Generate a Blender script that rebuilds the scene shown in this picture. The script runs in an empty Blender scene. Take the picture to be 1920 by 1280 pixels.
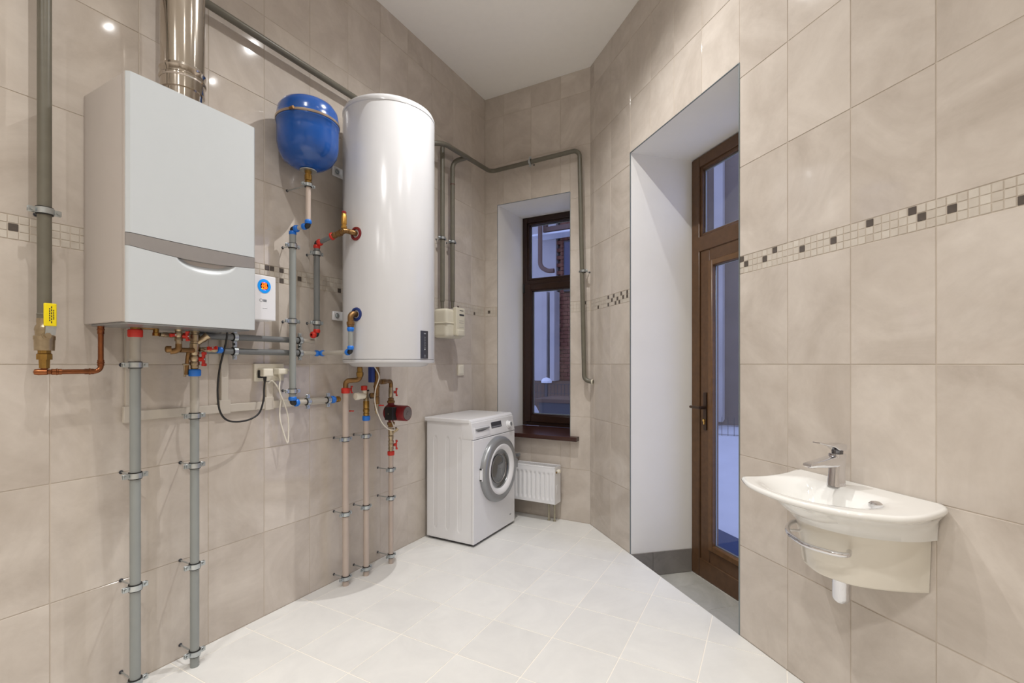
import bpy, bmesh, math, random
from mathutils import Vector, Matrix
C = bpy.context.scene.collection
PI = math.pi
rnd = random.Random(7)

# ------------------------------------------------------------------ camera, world, lights, exposure
sc = bpy.context.scene
cam_d = bpy.data.cameras.new('camera'); cam = bpy.data.objects.new('camera', cam_d); C.objects.link(cam)
cam.location = (0, 0, 1.275)
cam.rotation_euler = (PI/2, 0, math.radians(28.72))
cam_d.sensor_width = 36; cam_d.lens = 885/1920*36
cam_d.shift_y = 42/1920
cam_d.clip_start = 0.02
sc.camera = cam
sc.view_settings.view_transform = 'Standard'; sc.view_settings.look = 'None'
sc.view_settings.gamma = 1; sc.view_settings.use_curve_mapping = False
sc.view_settings.exposure = 0.06

world = bpy.data.worlds.new('dusk'); sc.world = world; world.use_nodes = True
wn = world.node_tree.nodes; wn['Background'].inputs[0].default_value = (0.46, 0.52, 0.92, 1)
wn['Background'].inputs[1].default_value = 1.45

CEIL = 3.64
LIGHTS = [(-1.12, 2.14), (-1.17, 0.63), (-0.44, 1.54), (-0.43, 2.24), (-0.30, 0.45),
          (-1.17, -0.9), (-0.30, -0.9), (0.55, 0.2), (0.55, -0.9)]  # row above read off shadows and reflections; this unseen row added for fill
LPOW = [136, 66, 14, 24, 16, 100, 92, 30, 92]
def downlight(i, x, y, p):
    l = bpy.data.lights.new('downlight_lamp', 'SPOT'); l.energy = p; l.color = (1.0, 0.988, 0.97)
    l.shadow_soft_size = 0.012; l.spot_size = math.radians(138); l.spot_blend = 1.0
    o = bpy.data.objects.new('downlight_lamp', l); C.objects.link(o); o.location = (x, y, CEIL-0.016)
for i, (x, y) in enumerate(LIGHTS): downlight(i, x, y, LPOW[i])

# ------------------------------------------------------------------ materials
def lin(c): c /= 255; return c/12.92 if c <= .04045 else ((c+.055)/1.055)**2.4
def col(rgb): return (lin(rgb[0]), lin(rgb[1]), lin(rgb[2]), 1)
MATS = {}
def mat(name, rgb, rough=.5, metal=0, spec=.5, coat=0, emit=None, es=1, noise=0, nscale=20, bump=0):
    if name in MATS: return MATS[name]
    m = bpy.data.materials.new(name); m.use_nodes = True; nt = m.node_tree; b = nt.nodes['Principled BSDF']
    b.inputs['Base Color'].default_value = col(rgb); b.inputs['Roughness'].default_value = rough
    b.inputs['Metallic'].default_value = metal; b.inputs['Specular IOR Level'].default_value = spec
    b.inputs['Coat Weight'].default_value = coat; b.inputs['Coat Roughness'].default_value = .05
    if emit: b.inputs['Emission Color'].default_value = col(emit); b.inputs['Emission Strength'].default_value = es
    if noise or bump:
        tc = nt.nodes.new('ShaderNodeTexCoord'); nz = nt.nodes.new('ShaderNodeTexNoise')
        nz.inputs['Scale'].default_value = nscale; nz.inputs['Detail'].default_value = 5
        nt.links.new(tc.outputs['Object'], nz.inputs['Vector'])
        if noise:
            mp = nt.nodes.new('ShaderNodeMapRange'); mp.inputs[1].default_value = .3; mp.inputs[2].default_value = .7
            mp.inputs[3].default_value = 1-noise; mp.inputs[4].default_value = 1+noise
            mx = nt.nodes.new('ShaderNodeMix'); mx.data_type = 'RGBA'; mx.blend_type = 'MULTIPLY'; mx.inputs[0].default_value = 1
            mx.inputs[6].default_value = col(rgb)
            cb = nt.nodes.new('ShaderNodeCombineColor')
            nt.links.new(nz.outputs['Fac'], mp.inputs[0])
            for k in range(3): nt.links.new(mp.outputs[0], cb.inputs[k])
            nt.links.new(cb.outputs[0], mx.inputs[7]); nt.links.new(mx.outputs[2], b.inputs['Base Color'])
        if bump:
            bp = nt.nodes.new('ShaderNodeBump'); bp.inputs['Strength'].default_value = bump; bp.inputs['Distance'].default_value = .002
            nt.links.new(nz.outputs['Fac'], bp.inputs['Height']); nt.links.new(bp.outputs[0], b.inputs['Normal'])
    MATS[name] = m; return m

def tile_mat(name, dark, light, rough, scale=2.6, spec=.5, vary=.035, streak=(1, 1, 1), joints=None, wav=.0):
    """cloudy glazed stone: two noises mixed, every tile shifted by its own random number"""
    m = bpy.data.materials.new(name); m.use_nodes = True; nt = m.node_tree; b = nt.nodes['Principled BSDF']; N = nt.nodes; Lk = nt.links
    tc = N.new('ShaderNodeTexCoord'); oi = N.new('ShaderNodeObjectInfo')
    sh = N.new('ShaderNodeVectorMath'); sh.operation = 'SCALE'; sh.inputs[0].default_value = (37, 53, 29)
    Lk.new(oi.outputs['Random'], sh.inputs['Scale'])
    ad = N.new('ShaderNodeVectorMath'); ad.operation = 'ADD'; Lk.new(tc.outputs['Object'], ad.inputs[0]); Lk.new(sh.outputs[0], ad.inputs[1])
    mp = N.new('ShaderNodeMapping'); mp.inputs['Scale'].default_value = streak; Lk.new(ad.outputs[0], mp.inputs[0])
    n1 = N.new('ShaderNodeTexNoise'); n1.inputs['Scale'].default_value = scale; n1.inputs['Detail'].default_value = 7; n1.inputs['Roughness'].default_value = .62; n1.inputs['Distortion'].default_value = 1.2
    n2 = N.new('ShaderNodeTexNoise'); n2.inputs['Scale'].default_value = scale*6; n2.inputs['Detail'].default_value = 6; n2.inputs['Roughness'].default_value = .7; n2.inputs['Distortion'].default_value = .6
    for n in (n1, n2): Lk.new(mp.outputs[0], n.inputs['Vector'])
    mm = N.new('ShaderNodeMath'); mm.operation = 'MULTIPLY_ADD'; mm.inputs[1].default_value = .25; Lk.new(n2.outputs['Fac'], mm.inputs[0]); Lk.new(n1.outputs['Fac'], mm.inputs[2])
    r2 = N.new('ShaderNodeMath'); r2.operation = 'MULTIPLY_ADD'; r2.inputs[1].default_value = vary*2; r2.inputs[2].default_value = -vary
    Lk.new(oi.outputs['Random'], r2.inputs[0])
    a2 = N.new('ShaderNodeMath'); a2.operation = 'ADD'; Lk.new(mm.outputs[0], a2.inputs[0]); Lk.new(r2.outputs[0], a2.inputs[1])
    cr = N.new('ShaderNodeValToRGB'); cr.color_ramp.elements[0].position = .36; cr.color_ramp.elements[1].position = .92
    cr.color_ramp.elements[0].color = col(dark); cr.color_ramp.elements[1].color = col(light)
    Lk.new(a2.outputs[0], cr.inputs[0]); out = cr.outputs[0]
    if joints:
        bk = N.new('ShaderNodeTexBrick'); bk.offset = 0; bk.inputs['Scale'].default_value = 1; bk.inputs['Mortar Size'].default_value = .003
        bk.inputs['Brick Width'].default_value = joints[0]; bk.inputs['Row Height'].default_value = joints[1]
        bk.inputs['Color1'].default_value = bk.inputs['Color2'].default_value = (0, 0, 0, 1); bk.inputs['Mortar'].default_value = (1, 1, 1, 1)
        Lk.new(tc.outputs['Object'], bk.inputs['Vector'])
        mx = N.new('ShaderNodeMix'); mx.data_type = 'RGBA'; Lk.new(bk.outputs['Color'], mx.inputs[0]); Lk.new(out, mx.inputs[6]); mx.inputs[7].default_value = col((196, 186, 174)); out = mx.outputs[2]
    Lk.new(out, b.inputs['Base Color']); b.inputs['Roughness'].default_value = rough; b.inputs['Specular IOR Level'].default_value = spec
    if wav:
        n3 = N.new('ShaderNodeTexNoise'); n3.inputs['Scale'].default_value = 5; n3.inputs['Detail'].default_value = 2; Lk.new(ad.outputs[0], n3.inputs['Vector'])
        bp = N.new('ShaderNodeBump'); bp.inputs['Strength'].default_value = wav; bp.inputs['Distance'].default_value = .01
        Lk.new(n3.outputs['Fac'], bp.inputs['Height']); Lk.new(bp.outputs[0], b.inputs['Normal'])
    MATS[name] = m; return m

M_TILE = tile_mat('glazed_beige_tile', (180, 169, 158), (214, 205, 195), .07, scale=2.4, spec=.45, wav=.06)
M_TILE2 = tile_mat('glazed_beige_wall', (190, 181, 171), (217, 210, 201), .2, scale=2.4, joints=(.27, .425))
M_FLOOR = tile_mat('matt_floor_tile', (219, 218, 215), (233, 232, 228), .38, scale=3, spec=.4, vary=.11)
M_GREY = tile_mat('grey_landing_tile', (150, 148, 140), (186, 184, 176), .4, scale=3)
M_SKIRT = tile_mat('grey_skirting_tile', (112, 108, 103), (146, 141, 135), .4, scale=3)
M_MOS = tile_mat('light_mosaic', (188, 178, 166), (210, 203, 192), .2, scale=6, vary=.07)
M_MOSD = mat('dark_mosaic', (88, 80, 74), .25, noise=.1, nscale=60)
M_GROUT = mat('wall_grout', (190, 178, 164), .8, noise=.05)
M_FGROUT = mat('floor_grout', (248, 242, 232), .8, noise=.04)
M_CEIL = mat('ceiling_paint', (251, 248, 243), .7, noise=.01)
M_PLAST = mat('reveal_plaster', (238, 236, 231), .65, noise=.012, nscale=6)
M_BROWN = mat('stained_brown_wood', (88, 62, 40), .32, noise=.15, nscale=30, spec=.4)
M_WBROWN = mat('stained_dark_brown_wood', (46, 27, 18), .32, noise=.15, nscale=30, spec=.4)
M_SILL = mat('brown_sill', (62, 36, 30), .25, noise=.1)
M_WHITE = mat('white_enamel', (230, 230, 232), .18, noise=.006)
M_TANKW = mat('water_heater_enamel', (206, 206, 208), .2, noise=.006)
M_BOIL = mat('boiler_white', (194, 199, 202), .22, noise=.006)
M_BOILS = mat('boiler_side_shaded', (192, 184, 178), .35, noise=.006)  # white casing with the shade on its sides put into the colour
M_SILV = mat('silver_trim', (150, 146, 144), .35, metal=.3, noise=.02)
M_STEEL = mat('stainless_steel', (196, 188, 178), .12, metal=1, noise=.02, nscale=8)
M_CHROME = mat('chrome', (225, 225, 228), .06, metal=1, noise=.01)
M_ZINC = mat('galvanised_zinc', (190, 196, 198), .3, metal=.9, noise=.06, nscale=80)
M_BRASS = mat('brass', (158, 124, 66), .32, metal=.9, noise=.12, nscale=60, bump=.15)
M_BRONZE = mat('dull_bronze', (136, 104, 66), .42, metal=.8, noise=.14, nscale=50, bump=.15)
M_NICK = mat('nickel_valve', (172, 156, 130), .28, metal=.9, noise=.1, nscale=60)
M_COPPER = mat('copper_pipe', (140, 86, 54), .3, metal=.9, noise=.18, nscale=30)
M_GPAINT = mat('grey_painted_steel', (104, 100, 88), .36, noise=.07, nscale=22, bump=.12)
M_PPR = mat('grey_plastic_pipe', (142, 146, 144), .34, noise=.03, nscale=12)
M_PPRD = mat('dark_grey_plastic_pipe', (112, 114, 114), .34, noise=.03)
M_PINK = mat('beige_plastic_pipe', (186, 171, 160), .36, noise=.03)
M_PALE = mat('pale_unwrapped_pipe', (176, 170, 160), .4, noise=.03)
M_RED = mat('red_plastic', (196, 40, 26), .4, noise=.03)
M_DRED = mat('dark_red_paint', (124, 24, 30), .35, noise=.05)
M_BLUE = mat('blue_plastic', (26, 112, 208), .38, noise=.03)
M_DBLUE = mat('dark_blue_plastic', (30, 52, 118), .4, noise=.03)
M_TANK = mat('blue_vessel_paint', (20, 78, 156), .2, coat=.3, noise=.03)
M_BLACK = mat('black_rubber', (28, 27, 27), .5, noise=.05)
M_DGREY = mat('dark_grey_plastic', (58, 58, 64), .35, noise=.04)
M_YEL = mat('yellow_plastic', (238, 214, 10), .4, noise=.02)
M_CREAM = mat('cream_plastic', (226, 220, 204), .4, noise=.01)
M_METER = mat('meter_cream', (206, 200, 182), .4, noise=.02)
M_TRUNK = mat('trunking_plastic', (198, 190, 178), .45, noise=.01)
M_SINK = mat('sanitary_ceramic', (236, 235, 231), .08, coat=.4, noise=.004)
M_CLEARWH = mat('white_cable', (224, 218, 206), .4, noise=.01)
M_MIDGREY = mat('mid_grey_plastic', (150, 152, 154), .3, metal=.4, noise=.02)
M_SNOW = mat('snow', (225, 228, 235), .8, noise=.04, nscale=3)
M_FACADE = mat('pale_plaster_facade', (176, 172, 172), .8, noise=.08, nscale=2)
M_BRICK = mat('red_brick', (120, 74, 58), .85, noise=.2, nscale=9)
M_DRAIN = mat('brown_drain', (92, 66, 58), .5, noise=.08)
M_TARP = mat('brown_tarpaulin', (96, 74, 58), .6, noise=.15, nscale=4)
M_INK = mat('black_ink', (34, 34, 36), .5, noise=.02)
M_LED = mat('orange_led', (255, 90, 10), .4, emit=(255, 96, 14), es=3.0, noise=.01)
M_LEDV = mat('violet_led', (200, 120, 255), .4, emit=(200, 110, 255), es=2.0, noise=.01)
M_LEDG = mat('green_led', (120, 255, 60), .4, emit=(120, 255, 60), es=1.5, noise=.01)
M_RING = mat('cyan_ring', (10, 140, 220), .35, emit=(0, 130, 225), es=.35, noise=.01)
M_LENS = mat('lamp_lens', (255, 250, 240), .4, emit=(255, 240, 220), es=60, noise=.001)
M_FROST = mat('frosted_lens', (200, 196, 190), .5, noise=.01)

def glass_mat(name, tint, base=.05):
    m = bpy.data.materials.new(name); m.use_nodes = True; nt = m.node_tree; N = nt.nodes; N.clear()
    out = N.new('ShaderNodeOutputMaterial'); mix = N.new('ShaderNodeMixShader'); tr = N.new('ShaderNodeBsdfTransparent'); gl = N.new('ShaderNodeBsdfGlossy')
    tr.inputs[0].default_value = tint; gl.inputs['Roughness'].default_value = .01
    fr = N.new('ShaderNodeFresnel'); ge = N.new('ShaderNodeNewGeometry'); mr = N.new('ShaderNodeMapRange')
    mr.inputs[3].default_value = 1.5; mr.inputs[4].default_value = 1/1.5   # same reflectance from both faces of the thin pane
    nt.links.new(ge.outputs['Backfacing'], mr.inputs[0]); nt.links.new(mr.outputs[0], fr.inputs[0])
    nt.links.new(fr.outputs[0], mix.inputs[0]); nt.links.new(tr.outputs[0], mix.inputs[1]); nt.links.new(gl.outputs[0], mix.inputs[2]); nt.links.new(mix.outputs[0], out.inputs[0])
    MATS[name] = m; return m
M_GLASS = glass_mat('window_glass', (.93, .96, .97, 1))
M_DGLASS = glass_mat('washer_glass', (.72, .76, .78, 1))

# ------------------------------------------------------------------ mesh helpers
V = Vector
def smooth_by_angle(bm, ang=40):
    a = math.radians(ang)
    for f in bm.faces: f.smooth = True
    for e in bm.edges:
        if len(e.link_faces) == 2 and e.calc_face_angle(0) > a: e.smooth = False
def link(name, bm, m, parent=None, label=None, kind=None, smooth=True, ang=40):
    bmesh.ops.recalc_face_normals(bm, faces=bm.faces)
    if smooth: smooth_by_angle(bm, ang)
    me = bpy.data.meshes.new(name); bm.to_mesh(me); bm.free()
    me.materials.append(m)
    o = bpy.data.objects.new(name, me); C.objects.link(o)
    if parent:
        o.parent = parent
        o.matrix_parent_inverse = parent.matrix_world.inverted() if parent.type != 'EMPTY' else Matrix.Translation(parent.location).inverted()
    if label: o['label'] = label
    if kind: o['kind'] = kind
    return o
def thing(name, label, cat, loc=(0, 0, 0), group=None):
    o = bpy.data.objects.new(name, None); o.empty_display_size = .05; C.objects.link(o); o.location = loc
    o['label'] = label; o['category'] = cat
    if group: o['group'] = group
    return o
def tag(o, label, cat, group=None):
    o['label'] = label; o['category'] = cat
    if group: o['group'] = group
    return o
def copy_thing(o, delta, label):
    """copy of a thing with its parts and their sub-parts, moved by delta"""
    def cp(x, par):
        c = x.copy(); C.objects.link(c)
        if par is not None: c.parent = par
        for ch in [k for k in bpy.data.objects if k.parent == x]: cp(ch, c)
        return c
    n = cp(o, None); n.location = o.location + V(delta); n['label'] = label
    return n

def box(bm, lo, hi, bev=0, seg=2, M=None):
    lo = V(lo); hi = V(hi)
    vs = [bm.verts.new((x, y, z)) for x in (lo.x, hi.x) for y in (lo.y, hi.y) for z in (lo.z, hi.z)]
    fs = [(0, 1, 3, 2), (4, 6, 7, 5), (0, 4, 5, 1), (2, 3, 7, 6), (0, 2, 6, 4), (1, 5, 7, 3)]
    faces = [bm.faces.new([vs[i] for i in f]) for f in fs]
    if M is not None:
        for v in vs: v.co = M @ v.co
    if bev:
        es = list({e for f in faces for e in f.edges})
        bmesh.ops.bevel(bm, geom=es, offset=bev, segments=seg, profile=.7, affect='EDGES')
    return bm
def prism(bm, poly, z0, z1, bev=0, M=None):
    a = [bm.verts.new((p[0], p[1], z0)) for p in poly]; b = [bm.verts.new((p[0], p[1], z1)) for p in poly]
    n = len(poly); fs = [bm.faces.new(a[::-1]), bm.faces.new(b)]
    for i in range(n): fs.append(bm.faces.new((a[i], a[(i+1) % n], b[(i+1) % n], b[i])))
    if M is not None:
        for v in a+b: v.co = M @ v.co
    if bev:
        es = list({e for f in fs for e in f.edges}); bmesh.ops.bevel(bm, geom=es, offset=bev, segments=2, profile=.7, affect='EDGES')
    return bm
def frame_of(d):
    d = V(d).normalized(); up = V((0, 0, 1)) if abs(d.z) < .95 else V((1, 0, 0))
    u = d.cross(up).normalized(); v = u.cross(d).normalized(); return d, u, v
def lathe(bm, origin, axis, prof, seg=32, cap=True):
    """prof: list of (distance along axis, radius)"""
    d, u, v = frame_of(axis); o = V(origin); rings = []
    for (h, r) in prof:
        if r < 1e-5: rings.append([bm.verts.new(o+d*h)])
        else: rings.append([bm.verts.new(o+d*h+(u*math.cos(2*PI*k/seg)+v*math.sin(2*PI*k/seg))*r) for k in range(seg)])
    for A, B in zip(rings, rings[1:]):
        for k in range(seg):
            q = []
            for w in ((A, k), (A, k+1), (B, k+1), (B, k)):
                x = w[0][w[1] % len(w[0])] if len(w[0]) > 1 else w[0][0]
                if x not in q: q.append(x)
            if len(q) >= 3: bm.faces.new(q)
    if cap:
        for R_ in (rings[0], rings[-1]):
            if len(R_) > 2: bm.faces.new(R_)
    return bm
def cyl(bm, a, b, r, seg=20, r2=None):
    a = V(a); b = V(b); L = (b-a).length
    return lathe(bm, a, b-a, [(0, r), (L, r if r2 is None else r2)], seg)
def fillet(pts, rad, n=7):
    pts = [V(p) for p in pts]; out = [pts[0]]
    for a, b, c in zip(pts, pts[1:], pts[2:]):
        u = (a-b); w = (c-b); t = min(rad, u.length*.49, w.length*.49); ang = u.angle(w)
        if ang > PI-.05: out.append(b); continue
        p0 = b+u.normalized()*t; p1 = b+w.normalized()*t
        R_ = t*math.tan(ang/2); bis = (u.normalized()+w.normalized()).normalized(); cen = b+bis*(R_/math.sin(ang/2))
        for k in range(n+1):
            s = k/n; q = p0.lerp(p1, s); d = (q-cen); out.append(cen+d.normalized()*R_)
    out.append(pts[-1]); return out
def tube(bm, pts, r, seg=16, rad=0, cap=True):
    P_ = fillet(pts, rad) if rad else [V(p) for p in pts]
    d0, u, v = frame_of(P_[1]-P_[0]); rings = []; prev = d0
    for i, p in enumerate(P_):
        if i == 0: d = (P_[1]-P_[0]).normalized()
        elif i == len(P_)-1: d = (P_[-1]-P_[-2]).normalized()
        else: d = ((P_[i+1]-p).normalized()+(p-P_[i-1]).normalized()).normalized()
        q = prev.rotation_difference(d); u = q @ u; v = q @ v; prev = d
        rr = r(i/(len(P_)-1)) if callable(r) else r
        rings.append([bm.verts.new(p+(u*math.cos(2*PI*k/seg)+v*math.sin(2*PI*k/seg))*rr) for k in range(seg)])
    for A, B in zip(rings, rings[1:]):
        for k in range(seg): bm.faces.new((A[k], A[(k+1) % seg], B[(k+1) % seg], B[k]))
    if cap: bm.faces.new(rings[0]); bm.faces.new(rings[-1])
    return bm
def curve_pts(pts, n=10):
    """Catmull-Rom through the points"""
    P_ = [V(p) for p in pts]; P_ = [P_[0]*2-P_[1]]+P_+[P_[-1]*2-P_[-2]]; out = []
    for i in range(1, len(P_)-2):
        for k in range(n):
            t = k/n; a, b, c, d = P_[i-1], P_[i], P_[i+1], P_[i+2]
            out.append(.5*((2*b)+(c-a)*t+(2*a-5*b+4*c-d)*t*t+(3*b-a-3*c+d)*t**3))
    out.append(P_[-2]); return out
def B(): return bmesh.new()
def torus(bm, o, axis, R_, r, seg=36, s2=10):
    d, u, v = frame_of(axis); o = V(o); rings = []
    for k in range(seg):
        a = 2*PI*k/seg; w = u*math.cos(a)+v*math.sin(a)
        rings.append([bm.verts.new(o+w*(R_+r*math.cos(2*PI*j/s2))+d*r*math.sin(2*PI*j/s2)) for j in range(s2)])
    for k in range(seg):
        A = rings[k]; Bq = rings[(k+1) % seg]
        for j in range(s2): bm.faces.new((A[j], A[(j+1) % s2], Bq[(j+1) % s2], Bq[j]))
    return bm
def text(s, size, M, m, name, parent, depth=.0004, bold=0):
    cu = bpy.data.curves.new(name, 'FONT'); cu.body = s; cu.size = size; cu.align_x = 'CENTER'; cu.align_y = 'CENTER'; cu.extrude = depth; cu.offset = bold
    t = bpy.data.objects.new('t', cu); C.objects.link(t); dg = bpy.context.evaluated_depsgraph_get()
    me = bpy.data.meshes.new_from_object(t.evaluated_get(dg)); bpy.data.objects.remove(t)
    me.transform(M); me.materials.clear(); me.materials.append(m)
    o = bpy.data.objects.new(name, me); C.objects.link(o)
    o.parent = parent
    o.matrix_parent_inverse = parent.matrix_world.inverted() if parent.type != 'EMPTY' else Matrix.Translation(parent.location).inverted()
    return o
XL = -2.246; YB = 3.597; S0 = 2.335; RT = math.sqrt(2)
def ML(x, y, z):      # frame on the left wall: X -> +y, Y -> up, Z -> into the room
    return Matrix(((0, 0, 1, x), (1, 0, 0, y), (0, 1, 0, z), (0, 0, 0, 1)))
def sw(s, w, z): a = S0/2-w/RT; return V((a-s/RT, a+s/RT, z))   # on the slanting wall: s along, w out into the room
def MR(s, w, z):
    p = sw(s, w, z); k = 1/RT
    return Matrix(((k, 0, -k, p.x), (-k, 0, -k, p.y), (0, 1, 0, p.z), (0, 0, 0, 1)))

# ------------------------------------------------------------------ room shell
ROWS = [0, .4230, .8480, 1.2730, 1.6960, None, 1.7780, 2.1960, 2.6150, 3.0340, 3.4530, CEIL]
ROWB = [(0, .423), (.423, .848), (.848, 1.273), (1.273, 1.696), (1.778, 2.196), (2.196, 2.615), (2.615, 3.034), (3.034, 3.453), (3.453, 3.64)]
G = .0028; TH = .006; REC = .0016
def struct(name, bm, m, smooth=False):
    o = link(name, bm, m, smooth=smooth); o['kind'] = 'structure'; return o
bm = B(); box(bm, (XL-.2, -2.0, -.2), (XL-REC, YB+.5, CEIL+.1)); wall_left = struct('wall_left', bm, M_GROUT)
# back wall with the window opening
WX0, WX1, WZ0, WZ1 = -2.116, -1.431, .655, 2.675
bm = B(); y0, y1 = YB+REC, YB+.56
box(bm, (XL-.05, y0, -.2), (WX0-.001, y1, CEIL+.05)); box(bm, (WX1+.001, y0, -.2), (-1.255, y1, CEIL+.05))
box(bm, (WX0-.001, y0, -.2), (WX1+.001, y1, WZ0)); box(bm, (WX0-.001, y0, WZ1+.001), (WX1+.001, y1, CEIL+.05))
wall_back = struct('wall_back', bm, M_GROUT)
# plaster reveal of the window
bm = B()
def quad(bm, *p): return bm.faces.new([bm.verts.new(V(q)) for q in p])
yw = 4.10
RX0 = -2.096
quad(bm, (WX0, YB, WZ0), (WX0, YB, WZ1), (RX0, yw, WZ1), (RX0, yw, WZ0))
quad(bm, (WX0, YB, WZ1), (WX1, YB, WZ1), (WX1, yw, WZ1), (RX0, yw, WZ1))
quad(bm, (WX1, YB, WZ0), (WX1, YB, WZ1), (WX1, yw, WZ1), (WX1, yw, WZ0))
struct('wall_window_reveal', bm, M_PLAST)
# slanting right wall, with the door opening s 1.833 .. 2.819
DS0, DS1, DZ1 = 1.833, 2.819, 2.690; S2 = 2.984; WD = -(S2-S0)/RT
def slab(bm, s0, s1, z0, z1, w0=-REC, w1=-.30):
    poly = [sw(s0, w0, 0), sw(s1, w0, 0), sw(s1, w1, 0), sw(s0, w1, 0)]
    prism(bm, [(p.x, p.y) for p in poly], z0, z1)
bm = B()
slab(bm, -.26, DS0-.001, -.2, CEIL+.05, w1=-.55); slab(bm, DS1+.001, 3.430, -.2, CEIL+.05, w1=-.5); slab(bm, DS0-.001, DS1+.001, DZ1+.001, CEIL+.05, w1=-.55)
wall_right = struct('wall_right', bm, M_GROUT)
bm = B()
a0, a1, b0, b1 = sw(DS1, 0, 0), sw(2.793, WD-.06, 0), sw(DS0, 0, 0), sw(DS0, WD-.06, 0)
def up(p, z): return (p.x, p.y, z)
quad(bm, up(a0, -.16), up(a0, DZ1), up(a1, 2.68), up(a1, -.16))
quad(bm, up(b0, -.16), up(b0, DZ1), up(b1, 2.68), up(b1, -.16))
quad(bm, up(a0, DZ1), up(b0, DZ1), up(b1, 2.68), up(a1, 2.68))
struct('wall_door_reveal', bm, M_PLAST)
# remaining walls behind the camera
bm = B(); M_ = Matrix(((0, 0, 1, 1.352), (1, 0, 0, -.5), (0, 1, 0, 0), (0, 0, 0, 1)))
box(bm, (-1.55, -.2, 0), (1.5, CEIL+.05, .15)); o = struct('wall_side', bm, M_TILE2); o.matrix_world = M_
bm = B(); box(bm, (-2.3, -.2, 0), (1.5, CEIL+.05, .15)); o = struct('wall_rear', bm, M_TILE2); o.matrix_world = Matrix(((1, 0, 0, 0), (0, 0, -1, -2.0), (0, 1, 0, 0), (0, 0, 0, 1)))
bm = B(); prism(bm, [(-2.5, -2.2), (1.6, -2.2), (1.6, 1.2), (-.6, 3.75), (-1.0, 4.1), (-2.5, 4.1)], CEIL, CEIL+.12); struct('ceiling', bm, M_CEIL)
room_poly = [(-2.26, -2.05), (1.36, -2.05), (1.36, S0-1.36), (-1.26, S0+1.26), (-1.26, YB+.02), (-2.26, YB+.02)]
bm = B(); prism(bm, room_poly, -.17, -.0015); floor = struct('floor', bm, M_FGROUT)

# tiles -----------------------------------------------------------
def tile_mesh(w, h, name, m, th=TH, bev=.0012):
    bm = B(); box(bm, (-w/2, -h/2, -th), (w/2, h/2, 0), bev, 1)
    for f in bm.faces: f.smooth = False
    me = bpy.data.meshes.new(name); bmesh.ops.recalc_face_normals(bm, faces=bm.faces); bm.to_mesh(me); bm.free(); me.materials.append(m); return me
TM = {}
def add_tile(parent, M, w, h, m, name='tile', jit=.0004):
    k = (round(w, 4), round(h, 4), m.name)
    if k not in TM: TM[k] = tile_mesh(w, h, name, m)
    o = bpy.data.objects.new(name, TM[k]); C.objects.link(o)
    o.parent = parent
    o.matrix_world = M @ Matrix.Translation((0, 0, rnd.uniform(-jit, jit)))
    return o
def cols(j): return list(zip(j, j[1:]))
# left wall
LJ = [.1430+.2695*k for k in range(-2, 13)]; LJ = [j for j in LJ if j < YB-.02]+[YB]
for (a, b) in cols(LJ):
    for (c, d) in ROWB: add_tile(wall_left, ML(XL, (a+b)/2, (c+d)/2), b-a-G, d-c-G, M_TILE, 'wall_tile')
bm = B(); box(bm, (-2.0, 0, -.006), (LJ[0]-G, CEIL, 0))
o = link('tiled_panel', bm, M_TILE2, wall_left, smooth=False); o.matrix_parent_inverse = Matrix(); o.matrix_world = ML(XL, 0, 0)
# back wall
BJ = [XL, -2.056, -1.786, -1.516, -1.2565]
def MB(x, z): return Matrix(((1, 0, 0, x), (0, 0, -1, YB), (0, 1, 0, z), (0, 0, 0, 1)))
def cut_cols(j, x0, x1):
    return [(max(a, x0), min(b, x1)) for a, b in cols(j) if min(b, x1)-max(a, x0) > .012]
for (c, d) in ROWB:
    segs = []
    if d <= WZ0 or c >= WZ1: segs = [(c, d, cols(BJ))]
    else:
        lo, hi = max(c, WZ0), min(d, WZ1)
        if c < WZ0: segs.append((c, WZ0, cut_cols(BJ, WX0, WX1)))
        if d > WZ1: segs.append((WZ1, d, cut_cols(BJ, WX0, WX1)))
        segs.append((c, d, cut_cols(BJ, XL, WX0)+cut_cols(BJ, WX1, -1.2565)))
    for (e, g_, cc) in segs:
        if g_-e < .02: continue
        for a, b in cc: add_tile(wall_back, MB((a+b)/2, (e+g_)/2), b-a-G, g_-e-G, M_TILE, 'wall_tile')
# right wall
RJ = [1.833-.2700*k for k in range(0, 8)][::-1]
RF = [2.819, 3.094, 3.364, 3.4285]; RO = [1.833, 2.100, 2.340, 2.577, 2.819]
for (c, d) in ROWB:
    for a, b in cols(RJ)+cols(RF): add_tile(wall_right, MR((a+b)/2, 0, (c+d)/2), b-a-G, d-c-G, M_TILE, 'wall_tile')
    if d > DZ1:
        c2 = max(c, DZ1)
        for a, b in cols(RO): add_tile(wall_right, MR((a+b)/2, 0, (c2+d)/2), b-a-G, d-c2-G, M_TILE, 'wall_tile')
# mosaic band: three rows of small squares
MZ = [1.6965+.0271*k+.0135 for k in range(3)]; MP = .0270; MS = .0248
def mosaic(parent, frame, u0, u1, darks, near, total):
    """darks: (u, row) of dark squares, near: interval whose light squares are single parts; the others are joined"""
    n = int((u1-u0)/MP); bmj = B(); dk = {(int((u-u0)/MP), r) for u, r in darks}; cnt = 0
    for i in range(n):
        u = u0+MP*(i+.5)
        for r in range(3):
            d = (i, r) in dk
            if d or (near[0] <= u <= near[1] and cnt < total):
                add_tile(parent, frame(u, MZ[r]), MS, MS, M_MOSD if d else M_MOS, 'mosaic_tile', .0003)
                if not d: cnt += 1
            else: box(bmj, (u-MS/2, MZ[r]-MS/2, -TH), (u+MS/2, MZ[r]+MS/2, 0))
    if len(bmj.verts):
        o = link('mosaic_strip', bmj, M_MOS, parent, smooth=False, kind='stuff'); o.matrix_parent_inverse = Matrix()
        return o
    bmj.free()
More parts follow.
